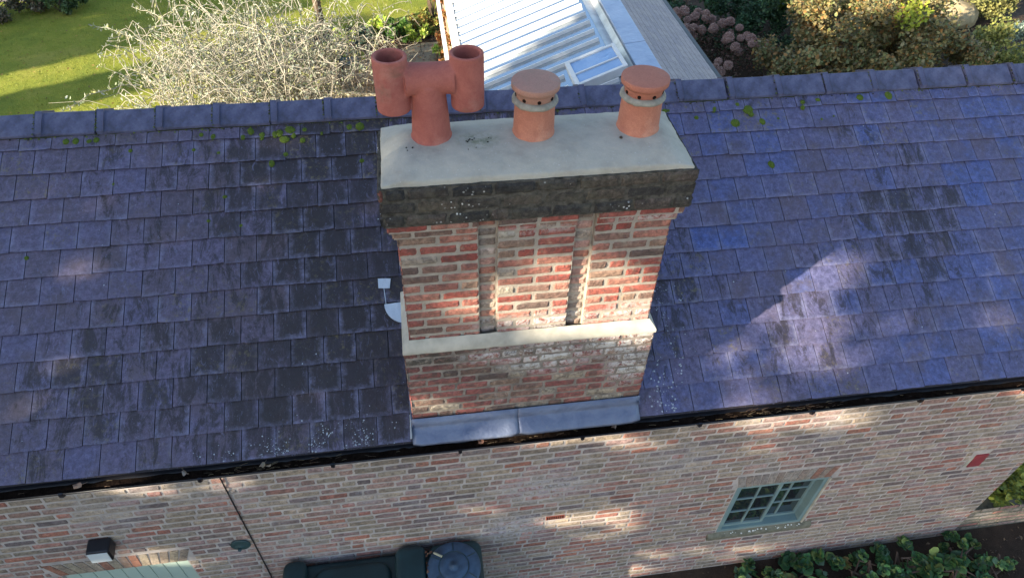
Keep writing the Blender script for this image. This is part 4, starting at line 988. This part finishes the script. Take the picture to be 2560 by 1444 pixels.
# table, bench, chair
tabl=empty('garden_table',(-.72,10.86,ZG),'round weathered stone-topped garden table beside the silver shrub','table')
b=MB(); b.lathe([(.50,.70),(.51,.715),(.51,.735),(.50,.745),(.0001,.746)],(-.72,10.86,ZG),40); b.build('table_top',mat_plain('weathered_table',(.30,.24,.17),.85,.3,var=.35,scale=8),tabl)
for k in range(3):
    a=2.09*k+.4; b=MB(); b.tube([(-.72+.12*math.cos(a),10.86+.12*math.sin(a),ZG+.70),(-.72+.2*math.cos(a),10.86+.2*math.sin(a),ZG+.35),(-.72+.36*math.cos(a),10.86+.36*math.sin(a),ZG+.01)],.018,8); b.build('leg',M['white'],tabl,smooth=True)
bn=empty('garden_bench',(-.95,10.05,ZG),'cream painted slatted bench in front of the round table','bench')
def P_(u,v,z): 
    a=rad(-8); return (-.95+u*math.cos(a)-v*math.sin(a),10.05+u*math.sin(a)+v*math.cos(a),ZG+z)
def obx(b,u0,u1,v0,v1,z0,z1): b.hexa([P_(u0,v0,z0),P_(u1,v0,z0),P_(u1,v1,z0),P_(u0,v1,z0),P_(u0,v0,z1),P_(u1,v0,z1),P_(u1,v1,z1),P_(u0,v1,z1)])
cream=mat_plain('cream_bench_paint',(.62,.57,.40),.6,.3,var=.25,scale=10)
b=MB()
for k in range(6): obx(b,-.55,.55,-.20+k*.075,-.145+k*.075,.42,.445)
b.build('seat',cream,bn)
b=MB(); obx(b,-.55,.55,-.26,-.22,.80,.86)
for k in range(14): obx(b,-.52+k*.078,-.485+k*.078,-.255,-.235,.47,.80)
b.build('backrest',cream,bn)
for u in (-.55,.50):
    for v in (-.25,.22):
        b=MB(); obx(b,u,u+.05,v,v+.05,0,.42 if v>0 else .86); b.build('leg',cream,bn)
for u in (-.56,.51):
    b=MB(); obx(b,u,u+.06,-.25,.28,.62,.645); b.build('armrest',cream,bn)
chd=empty('garden_chair',(-1.25,12.05,ZG),'dark metal garden chair behind the round table','chair')
b=MB(); b.box(-1.47,-1.03,11.85,12.25,ZG+.42,ZG+.44); b.build('seat',M['boss'],chd)
b=MB(); b.box(-1.47,-1.44,12.22,12.25,ZG+.44,ZG+.92); b.box(-1.06,-1.03,12.22,12.25,ZG+.44,ZG+.92)
for k in range(4): b.box(-1.44,-1.06,12.225,12.245,ZG+.52+k*.11,ZG+.56+k*.11)
b.build('backrest',M['boss'],chd)
for x in(-1.46,-1.06):
    for y in (11.87,12.22): b=MB(); b.tube([(x,y,ZG+.42),(x,y,ZG)],.013,6); b.build('leg',M['boss'],chd)

# hedge of shrubs beyond the lawn, top left
HCOL=[(.16,.13,.09),(.20,.16,.10),(.10,.13,.06),(.24,.20,.14)]
clump_shrub('border_shrub',(-10.6,15.9,ZG),[(-10.6,16.0,-4.05,1.0,.8,.5),(-9.7,16.6,-4.1,.7,.6,.4)],7000,.075,HCOL,'brown and grey-green border shrub in the far left corner of the lawn','shrub','shrubs bordering the lawn',seed=90)
clump_shrub('border_shrub',(-8.8,16.4,ZG),[(-8.75,16.5,-4.15,.55,.5,.35)],3500,.08,[(.10,.17,.06),(.13,.2,.08),(.08,.12,.05)],'low green border shrub at the edge of the lawn','shrub','shrubs bordering the lawn',seed=91)
clump_shrub('border_shrub',(-8.2,18.6,ZG),[(-8.2,18.6,-3.9,1.2,.7,.6),(-5.5,18.9,-3.9,1.4,.7,.6)],7000,.09,[(.05,.07,.03),(.07,.09,.04)],'dark shrub beyond the path at the top left','shrub','shrubs bordering the lawn',seed=92)

# right-hand garden
DG=[(.05,.11,.055),(.07,.15,.07),(.09,.17,.07),(.04,.08,.04)]
clump_shrub('evergreen_shrub',(8.4,13.4,ZG),[(8.0,13.3,-4.0,.9,.9,.65),(7.4,14.3,-3.9,.9,.8,.6),(9.0,12.6,-3.8,.8,.8,.8),(9.6,13.9,-3.6,.9,.8,.9)],15000,.085,DG,'dark evergreen shrub behind the dried hydrangea heads','shrub',seed=101,asp=.7,accent=([(.14,.2,.03),(.2,.26,.04),(.10,.17,.03)],lambda c:c.x>9.0 and c.z>-3.5))
# autumn shrub
AUT=[(.26,.21,.08),(.32,.26,.10),(.18,.20,.07),(.38,.28,.11),(.22,.24,.10),(.46,.24,.08),(.16,.14,.07),(.36,.31,.16)]
BR=[(.45,.52,.05),(.52,.56,.07)]; OR=[(.45,.20,.04),(.42,.26,.06)]
def acc(c): return c.z>-2.62 and mn.noise(c*1.6)>.22
clump_shrub('autumn_shrub',(9.6,10.2,ZG),[(8.5,9.9,-3.6,1.0,.9,.8),(9.4,10.6,-3.2,1.1,1.1,.95),(10.3,9.8,-3.2,1.1,1.0,.95),(10.9,10.8,-3.1,1.1,1.1,.95),(11.6,9.9,-3.5,.9,.9,.8),(9.9,11.6,-3.0,1.0,.9,.9),(8.3,9.0,-3.95,.8,.8,.55),(9.9,9.0,-3.8,.9,.8,.7)],42000,.082,AUT,'big rounded shrub of olive, rust and orange autumn leaves behind the ridge','shrub',seed=103,asp=.7,accent=(BR,acc))
b=MB(); q=random.Random(55)
# ground litter of the bank and pale stones
clump_shrub('yellow_shrub',(13.4,10.4,ZG),[(13.3,10.2,-3.7,.8,.8,.75),(12.9,9.7,-4.0,.7,.6,.5)],8000,.07,[(.30,.30,.07),(.24,.26,.07),(.36,.34,.10),(.16,.2,.05)],'yellow-green shrub to the right of the autumn shrub','shrub',seed=104)
clump_shrub('silver_green_shrub',(14.9,10.6,ZG),[(14.8,10.5,-3.6,.9,.9,.8)],7000,.06,[(.30,.38,.30),(.24,.32,.24),(.38,.44,.36)],'pale blue-green shrub at the right edge behind the ridge','shrub',seed=105)
clump_shrub('yellow_shrub',(13.2,14.2,ZG),[(12.0,14.6,-4.1,.9,.8,.5),(15.6,14.0,-3.9,1.0,.9,.7)],8000,.08,[(.26,.26,.08),(.32,.3,.10),(.2,.2,.07)],'olive shrub beyond the pale stones','shrub',seed=106)
def rock(name,c,s,col,label,cat,group,seed):
    b=MB(); n=14; rings=[]
    for i in range(9):
        ph=math.pi*i/8
        ring=[]
        for j in range(n):
            d=Vector((max(.02,math.sin(ph))*math.cos(2*math.pi*j/n),max(.02,math.sin(ph))*math.sin(2*math.pi*j/n),-math.cos(ph))); k=1+.35*mn.noise(d*1.6+Vector((seed,0,0)))+.12*mn.noise(d*5+Vector((seed,3,0)))
            ring.append(b.v((c[0]+d.x*s[0]*k,c[1]+d.y*s[1]*k,c[2]+d.z*s[2]*k)))
        rings.append(ring)
    for A,B in zip(rings,rings[1:]):
        for j in range(n): b.f(A[j],A[(j+1)%n],B[(j+1)%n],B[j])
    b.f(*reversed(rings[0])); b.f(*rings[-1]); o=b.build(name,col,None,smooth=True,origin=(c[0],c[1],c[2]-s[2])); tag(o,label,cat,group)
stn=mat_plain('pale_sandstone',(.55,.43,.25),.95,.1,var=.4,scale=4,bump=1,bscale=12,bdist=.03)
rock('garden_rock',(13.2,12.9,-4.3),(.9,.6,.45),stn,'large pale sandstone rock between the autumn shrub and the yellow shrub','rock','sandstone rocks in the garden',1)
rock('garden_rock',(14.5,13.6,-4.3),(.8,.6,.40),stn,'pale sandstone rock at the top right, farther back','rock','sandstone rocks in the garden',4)
rock('garden_rock',(12.6,12.0,-4.4),(.5,.4,.28),stn,'small pale rock at the foot of the yellow shrub','rock','sandstone rocks in the garden',7)

# hydrangea with dried heads
HL=Vector((7.2,11.9,ZG)); hy=empty('hydrangea',HL,'hydrangea bush with dried pinkish-brown flower heads beside the slate slope','shrub')
q=random.Random(31); b=MB()
for k in range(1500):
    a=Vector((q.gauss(0,1),q.gauss(0,1),q.gauss(0,1))).normalized(); ph=q.random()**.33
    leaf_card(b,a*.098*(.7+.3*ph)*q.uniform(.85,1.08),q.uniform(.014,.024),q,[(.50,.30,.24),(.60,.40,.33),(.40,.22,.17),(.64,.48,.41)],asp=.9,six=False)
hm=b.build('flower_head',M['leaf'],hy); hbase=Vector((0,0,0))
for v in hm.data.vertices: v.co+=HL
heads=[]
Cc=Vector(cam.location)
import itertools
def put(n,cx,cy,sx,sy,zz):
    for k in range(n):
        for tr in range(30):
            p=Vector((cx+q.gauss(0,sx),cy+q.gauss(0,sy),zz+q.uniform(-.2,.2)))
            if all((p-h).length>.15 for h in heads): heads.append(p); break
put(38,6.75,12.6,.55,.5,-3.75); put(10,6.2,10.9,.3,.4,-3.85); put(12,7.85,11.4,.38,.28,-3.7); put(8,6.7,10.4,.3,.4,-3.8)
for i,p in enumerate(heads):
    o=hm if i==0 else hm.copy()
    if i: COL.objects.link(o)
    o.parent=hy; o.location=p-HL; k=q.uniform(.8,1.25); o.scale=(k,k,k*.85); o.rotation_euler=(q.uniform(-.4,.4),q.uniform(-.4,.4),q.uniform(0,6))
b=MB()
for p in heads: b.tube([(p.x*.8+7.0*.2,p.y*.8+11.8*.2,ZG),p+Vector((0,0,-.3)),p],.006,4)
b.build('stems',M['twig_brown'],hy)
b=MB()
for k in range(2600):
    h=q.choice(heads); leaf_card(b,h+Vector((q.gauss(0,.16),q.gauss(0,.16),-.16-abs(q.gauss(0,.22)))),q.uniform(.04,.08),q,[(.14,.07,.05),(.18,.10,.07),(.07,.08,.04)],asp=.7)
b.build('foliage',M['leaf'],hy)
for k,(x,y) in enumerate([(6.35,9.4),(7.1,9.7),(5.9,8.6),(7.7,10.0)]):
    clump_shrub('low_plant',(x,y,ZG),[(x,y,-4.3,.45,.4,.25)],1500,.05,[(.10,.13,.07),(.2,.25,.17),(.14,.12,.07)],['grey-green low plant below the hydrangea','sparse low plant right of the hydrangea','low plant beside the foot of the slate slope','pale low plant between hydrangea and autumn shrub'][k],'plant','low plants in the right-hand bed',seed=120+k,nst=4)
b=MB()
for k in range(2600):
    x=q.uniform(5.0,17); y=q.uniform(5.5,17); s=q.uniform(.02,.05); a=q.uniform(0,6.28); c=q.choice([(.16,.08,.05),(.24,.14,.08),(.10,.06,.04),(.3,.2,.1)]); z=ZG+.01+q.uniform(0,.02)
    b.quad((x+s*math.cos(a),y+s*math.sin(a),z),(x-s*.5*math.sin(a),y+s*.5*math.cos(a),z+.015),(x-s*math.cos(a),y-s*math.sin(a),z),(x+s*.5*math.sin(a),y-s*.5*math.cos(a),z+.01),c)
for k in range(1500):
    x=q.uniform(-3.2,1.1); y=q.uniform(12.3,15.0); s=q.uniform(.015,.04); a=q.uniform(0,6.28); c=q.choice([(.26,.14,.09),(.34,.2,.12),(.14,.09,.06)]); z=ZG+.03
    b.quad((x+s*math.cos(a),y+s*math.sin(a),z),(x-s*.5*math.sin(a),y+s*.5*math.cos(a),z+.015),(x-s*math.cos(a),y-s*math.sin(a),z),(x+s*.5*math.sin(a),y-s*.5*math.cos(a),z+.01),c)
tag(b.build('leaf_litter',M['leaf']),'brown leaf litter on the soil of the garden beds','leaf litter',kind='stuff')

# ------------------------------------------------------------------ glass-roofed extension
WG=empty('garden_extension',(2.8,8.5,ZG),'rear extension with white-barred glass roof, lead capping and slate slope','extension')
Y0,Y1=4.55,12.6
def xl(y): return .945      # low glass edge
ZL=-1.70; XRg=2.83; ZRg=-.96
def gp(t,y,h=0):   # t 0..1 up the slope
    x=xl(y)+(XRg-xl(y))*t; z=ZL+(ZRg-ZL)*t; return (x-.34*h,y-.05*h,z+.94*h)
b=MB(); nseg=24
for k in range(nseg):
    ya=Y0+(Y1-Y0)*k/nseg; yb2=Y0+(Y1-Y0)*(k+1)/nseg
    b.quad(gp(0,ya),gp(1,ya),gp(1,yb2),gp(0,yb2))
glz=b.build('glazing',M['roofglass'],WG)
y=4.95; k=0
while y<Y1-.1:
    yy=y; b=MB(); hw=.017
    t1=.97 if not(5.05<yy<5.75) else .66
    b.hexa([gp(.0,yy-hw,.002),gp(t1,yy-hw,.002),gp(t1,yy+hw,.002),gp(.0,yy+hw,.002),gp(0,yy-hw*.6,.05),gp(t1,yy-hw*.6,.05),gp(t1,yy+hw*.6,.05),gp(0,yy+hw*.6,.05)])
    b.build('glazing_bar',M['white'],glz); y+=.288; k+=1
b=MB()
def edgebar(t0,t1,h0,h1,ya,yb2): b.hexa([gp(t0,ya,h0),gp(t1,ya,h0),gp(t1,yb2,h0),gp(t0,yb2,h0),gp(t0,ya,h1),gp(t1,ya,h1),gp(t1,yb2,h1),gp(t0,yb2,h1)])
edgebar(-.03,-.004,-.05,.03,Y0,Y1); b.build('eaves_bar',M['white'],WG)
b=MB(); edgebar(-.075,-.045,-.06,-.02,Y0,Y1); b.build('extension_gutter',M['white'],WG)
b=MB(); edgebar(-.15,-.12,-.08,-.03,Y0,Y1); b.build('wall_cap',M['white'],WG)
# roof vent, raised frame
def vp(u,v,h): # u along slope 0..1, v across 0..1
    A=Vector((2.235,5.02,-1.09)); B=Vector((2.89,5.02,-.83)); Cc_=Vector((2.21,5.68,-1.10)); U_=B-A; V_=Cc_-A; nn=Vector((-.34,-.05,.94)); return A+U_*u+V_*v+nn*h
def vbox(b,u0,u1,v0,v1,h0,h1): b.hexa([vp(u0,v0,h0),vp(u1,v0,h0),vp(u1,v1,h0),vp(u0,v1,h0),vp(u0,v0,h1),vp(u1,v0,h1),vp(u1,v1,h1),vp(u0,v1,h1)])
b=MB(); vbox(b,0,.09,0,1,-.09,.03); vbox(b,.93,1.0,0,1,-.09,.03); vbox(b,.09,.93,0,.08,-.09,.03); vbox(b,.09,.93,.92,1,-.09,.03)
vf=b.build('roof_vent',M['white'],WG,bevel=.006)
b=MB(); vbox(b,.09,.93,.08,.92,.0,.01); b.build('vent_glass',mat_lead('vent_glass',(.30,.45,.66),(.36,.5,.7),.08),vf)
b=MB(); vbox(b,.05,.93,.42,.46,.010,.026); b.build('vent_bar',M['white'],vf)
# silver flashing gutter, lead capping, slate slope
b=MB(); P=[(XRg-.015,ZRg+.008),(XRg+.12,ZRg-.02),(XRg+.18,ZRg+.06)]
for (xa,za),(xb,zb2) in zip(P,P[1:]):
    for k in range(12):
        ya=Y0+(Y1-Y0)*k/12; yb2=Y0+(Y1-Y0)*(k+1)/12; b.quad((xa,ya,za),(xb,ya,zb2),(xb,yb2,zb2),(xa,yb2,za))
b.build('flashing_tape',M['flash_wing'],WG)
X1_,X2_=XRg+.19,XRg+.48; z1_,z2_=-.86,-.83
sheets=[Y0,5.72,7.6,9.5,Y1]
for k in range(4):
    b=MB(); ya,yb2=sheets[k],sheets[k+1]-.004; zz=.003*(k%2)
    b.hexa([(X1_,ya,z1_-.05),(X2_,ya,z2_-.05),(X2_,yb2,z2_-.05),(X1_,yb2,z1_-.05),(X1_,ya,z1_+zz),(X2_,ya,z2_+zz),(X2_,yb2,z2_+zz),(X1_,yb2,z1_+zz)]); b.build('lead_capping',M['lead_wing'],WG,bevel=.006)
XE,ZE=4.70,-1.66
b=MB(); rows=18
for k in range(rows):   # lapped slate courses
    ta,tb_=k/rows,(k+1)/rows; xa=X2_+(XE-X2_)*ta; xb=X2_+(XE-X2_)*tb_; za=z2_-.02+(ZE-z2_)*ta; zb2=z2_-.02+(ZE-z2_)*tb_
    b.quad((xa,Y0,za-.004),(xb,Y0,zb2+.006),(xb,Y1,zb2+.006),(xa,Y1,za-.004)); b.quad((xb,Y0,zb2+.006),(xb,Y0,zb2-.004),(xb,Y1,zb2-.004),(xb,Y1,zb2+.006))
b.build('slate_slope',M['slate'],WG)
b=MB(); b.box(XE+.002,XE+.07,Y0+.6,Y1,ZE-.10,ZE-.012); b.build('extension_gutter',M['black'],WG)
b=MB(); b.box(xl(5.2)-.02,XE-.05,Y1-.15,Y1-.02,ZG,ZL-.12)
b.box(XE-.25,XE-.08,YB+.02,Y1-.16,ZG,ZE-.12)
WX=b; b=MB(); b.hexa([(xl(YB)-.02,YB+.02,ZG),(xl(YB)+.10,YB+.02,ZG),(xl(Y1)+.10,Y1-.16,ZG),(xl(Y1)-.02,Y1-.16,ZG),(xl(YB)-.02,YB+.02,ZL-.08),(xl(YB)+.10,YB+.02,ZL-.08),(xl(Y1)+.10,Y1-.16,ZL-.08),(xl(Y1)-.02,Y1-.16,ZL-.08)])
b.build('side_wall',mat_plain('tan_brick_wall',(.40,.27,.18),.9,.2,var=.4,scale=14),WG)
WX.build('wall',M['white'],WG)
b=MB(); b.box(xl(0)-.045,xl(0)-.022,YB+.03,Y1-.1,ZL-.36,ZL-.09); b.build('white_fascia',M['white'],WG)

# ------------------------------------------------------------------ front right corner: low wall and plants
b=MB(); b.box(6.13,9.6,.107,.33,ZG,-4.03); lw=b.build('garden_wall',M['stone'],None,origin=(7.8,.2,ZG)); tag(lw,'low brick garden wall running from the right corner of the cottage','wall')
b=MB(); r=random.Random(8); brick_field(b,(6.13,.107,0),(1,0,0),(0,-1,0),3.4,ZG+.01,6,CW,.243,pick_wall,r,joint=.013,nx=3,ny=2)
o=b.build('brickwork',M['brick_wall'],lw)
clump_shrub('yellow_leaved_shrub',(7.2,.75,ZG),[(7.0,.50,-3.85,.75,.38,.35),(6.6,.40,-3.8,.35,.3,.3)],3200,.07,[(.30,.32,.05),(.16,.22,.05),(.24,.28,.06)],'yellow-leaved shrub behind the low garden wall','shrub',seed=130,asp=.8)
GC=[(.07,.18,.07),(.10,.24,.08),(.14,.27,.09),(.05,.12,.05),(.26,.34,.10),(.12,.20,.12)]
fp=[(3.55,-.25,.24,'low green plant at the left end of the front bed'),(4.15,-.22,.26,'leafy plant in the front bed below the window'),(4.75,-.32,.30,'broad-leaved green plant in the middle of the front bed'),(5.3,-.22,.26,'round-leaved plant against the foot of the wall'),(5.75,-.45,.30,'dark green plant near the corner of the cottage'),(6.2,-.55,.30,'bright green leafy plant at the right of the front bed'),(5.1,-.75,.3,'broad-leaved plant at the bottom edge of the picture'),(6.6,-.85,.26,'green plant at the bottom right corner'),(4.45,-.62,.28,'spreading plant at the bottom edge of the picture, below the window sill'),(5.65,-.85,.28,'leafy plant at the bottom edge, left of the bare soil'),(3.9,-.5,.22,'feathery low plant near the left end of the front bed'),(6.05,-.15,.2,'small plant at the cottage corner')]
for k,(x,y,s,lab) in enumerate(fp):
    clump_shrub('bed_plant',(x,y,ZG),[(x,y,ZG+s*.40,s*1.45,s*1.1,s*.45)],[620,380,800][k%3],[.070,.095,.055][k%3],GC,lab,'plant','leafy plants in the front bed',seed=140+k,nst=6,asp=.95,accent=([(.26,.30,.09),(.32,.22,.08)],lambda c:mn.noise(c*4)>.42))
clump_shrub('weed',(.63,-.05,ZG),[(.63,-.05,-4.3,.2,.12,.2)],300,.05,GC,'small weed growing at the foot of the wall right of the tank','plant',seed=160)
b=MB()
for k in range(900):
    x=q.uniform(.5,8.5); y=q.uniform(-1.6,.05); s=q.uniform(.01,.03); a=q.uniform(0,6.28); c=q.choice([(.16,.10,.06),(.26,.18,.11),(.10,.07,.05)]); z=ZG+.012
    b.quad((x+s*math.cos(a),y+s*math.sin(a),z),(x-s*.5*math.sin(a),y+s*.5*math.cos(a),z+.01),(x-s*math.cos(a),y-s*math.sin(a),z),(x+s*.5*math.sin(a),y-s*.5*math.cos(a),z+.006),c)
tag(b.build('leaf_litter',M['leaf']),'dry leaves on the soil of the front bed','leaf litter',kind='stuff')

# ------------------------------------------------------------------ unseen trees put in up-sun to shape shade on house and lawn
EU=Vector((-math.sin(rad(SUN_AZ)),math.cos(rad(SUN_AZ)),0)); EW=S.cross(EU)*-1
if EW.z<0: EW=-EW
def uw(p): p=Vector(p); return p.dot(EU),p.dot(EW)
LIT_=[((3.30,.85,-.75),.34,.24,1),((2.85,.50,-.94),.24,.12,.9),((3.5,.42,-.98),.30,.13,1),((2.75,.25,-1.07),.20,.07,.6),((4.9,.6,-.9),.28,.2,.6),((3.75,1.05,-.62),.16,.12,.5),
     ((1.42,.16,.10),.22,.30,.95),((.98,.16,.0),.16,.26,.7),((1.62,.11,-.26),.14,.14,1),((.02,.11,-.96),.12,.05,1),((.55,.16,.2),.06,.3,.7),
     ((-1.9,.07,-1.55),.32,.16,.85),((1.35,.07,-1.42),.36,.10,.9),((2.9,.07,-1.6),.3,.10,.8),((3.6,.07,-1.55),.35,.08,.85),((1.6,.07,-3.0),.12,.30,.7),((3.0,.07,-3.95),.5,.08,.9),((1.95,.07,-4.2),.16,.30,.9),((5.6,.07,-1.55),.35,.15,.8),((6.9,.1,-4.3),.6,.18,1),((-2.6,.07,-2.7),.35,.14,.8),((.4,.07,-2.80),.2,.06,.95),((-2.4,.07,-1.5),.3,.07,.7),((-2.62,.0,-2.28),.2,.10,.8)]
LIT=LIT_
lits=[(*uw(p),a,c,1-(1-s)**3) for p,a,c,s in LIT]
def gap(p,q):  # leaves left out of the added crowns where sun patches should fall
    u,w_=uw(p)
    for (cu,cw,a,c,s) in lits:
        d=((u-cu)/(a+.11))**2+((w_-cw)/(c+.09))**2
        if d<1 and q.random()<s*(1.0 if d<.5 else 2*(1-d)): return True
    return False
def sun_blocker_tree(dist,uc,w0,w1,hw,n,s,seed,label,name='shade_tree',cols=[(.06,.14,.03),(.09,.19,.04)],trunk=True):
    q=random.Random(seed); base=-S*0; 
    # base point: horizontal distance dist up-sun of the house, lateral uc
    H=Vector((S.x,S.y,0)).normalized(); bp=H*dist+EU*uc
    root=empty(name,(bp.x,bp.y,ZG),label,'tree','trees up-sun of the cottage'); b=MB()
    cosE=EW.z; 
    for k in range(n):
        u=uc+hw*(2*q.random()-1); hgt=q.uniform(w0,w1); dd=q.uniform(-1.3,1.3)
        # world position with those (u, w): z from w
        h2=H*(dist+dd); z=(hgt-(h2.x*EW.x+h2.y*EW.y)-(EU*u).dot(EW))/EW.z
        if z<ZG+.3: continue
        edge=(u-uc)/hw; topw=w1-.5*(edge*edge)-.35*mn.noise(Vector((u*1.5,seed,0)))
        if hgt>topw: continue
        p=Vector((h2.x+EU.x*u,h2.y+EU.y*u,z))
        if gap(p,q): continue
        if mn.noise(Vector((u*1.7,hgt*3.2,seed*1.0)))>.50 and q.random()<.35: continue
        leaf_card(b,p,s*q.uniform(.7,1.3),q,cols,asp=.8,six=False,up=.3)
    b.build('crown',M['leaf'],root)
    t=MB(); t.tube([(bp.x,bp.y,ZG-.1),(bp.x+.1,bp.y,ZG+2.5),(bp.x,bp.y+.1,ZG+5)],.22,10,r1=.12); t.build('trunk',M['bark'],root,smooth=True)
sun_blocker_tree(14.0,-.9,-9,2.75,2.4,15000,.30,1,'broad leafy garden tree up-sun of the cottage, outside the picture')
sun_blocker_tree(15.5,3.0,-9,2.35,2.2,14000,.30,2,'second leafy garden tree up-sun of the cottage, outside the picture')
for k,(ua,ub,wt_) in enumerate([(13.45,14.5,3.0),(15.65,19.5,5.0)]):
    q=random.Random(300+k); H=Vector((S.x,S.y,0)).normalized(); D0=-.2; 
    # unseen tree columns added up-sun to throw the shade bands on the lawn
    root=None; uc=(ua+ub)/2; dist=19.0; bp=H*dist+EU*uc
    root=empty('yew_tree',(bp.x,bp.y,ZG),['narrow columnar yew west of the lawn, outside the picture','broad dense yew west of the lawn, outside the picture'][k],'tree','trees up-sun of the cottage'); b=MB()
    for j in range([8500,15000][k]):
        u=ua+(ub-ua)*q.random(); dd=q.uniform(-.5,.5); z=ZG+q.random()*[8.6,8.5][k]; h2=H*(dist+dd)
        leaf_card(b,Vector((h2.x+EU.x*u,h2.y+EU.y*u,z)),.22*q.uniform(.7,1.2),q,DG,asp=.8,six=False,up=.3)
    b.build('crown',M['leaf'],root); t=MB(); t.tube([(bp.x,bp.y,ZG-.1),(bp.x,bp.y,ZG+3)],.18,8,r1=.08); t.build('trunk',M['bark'],root)
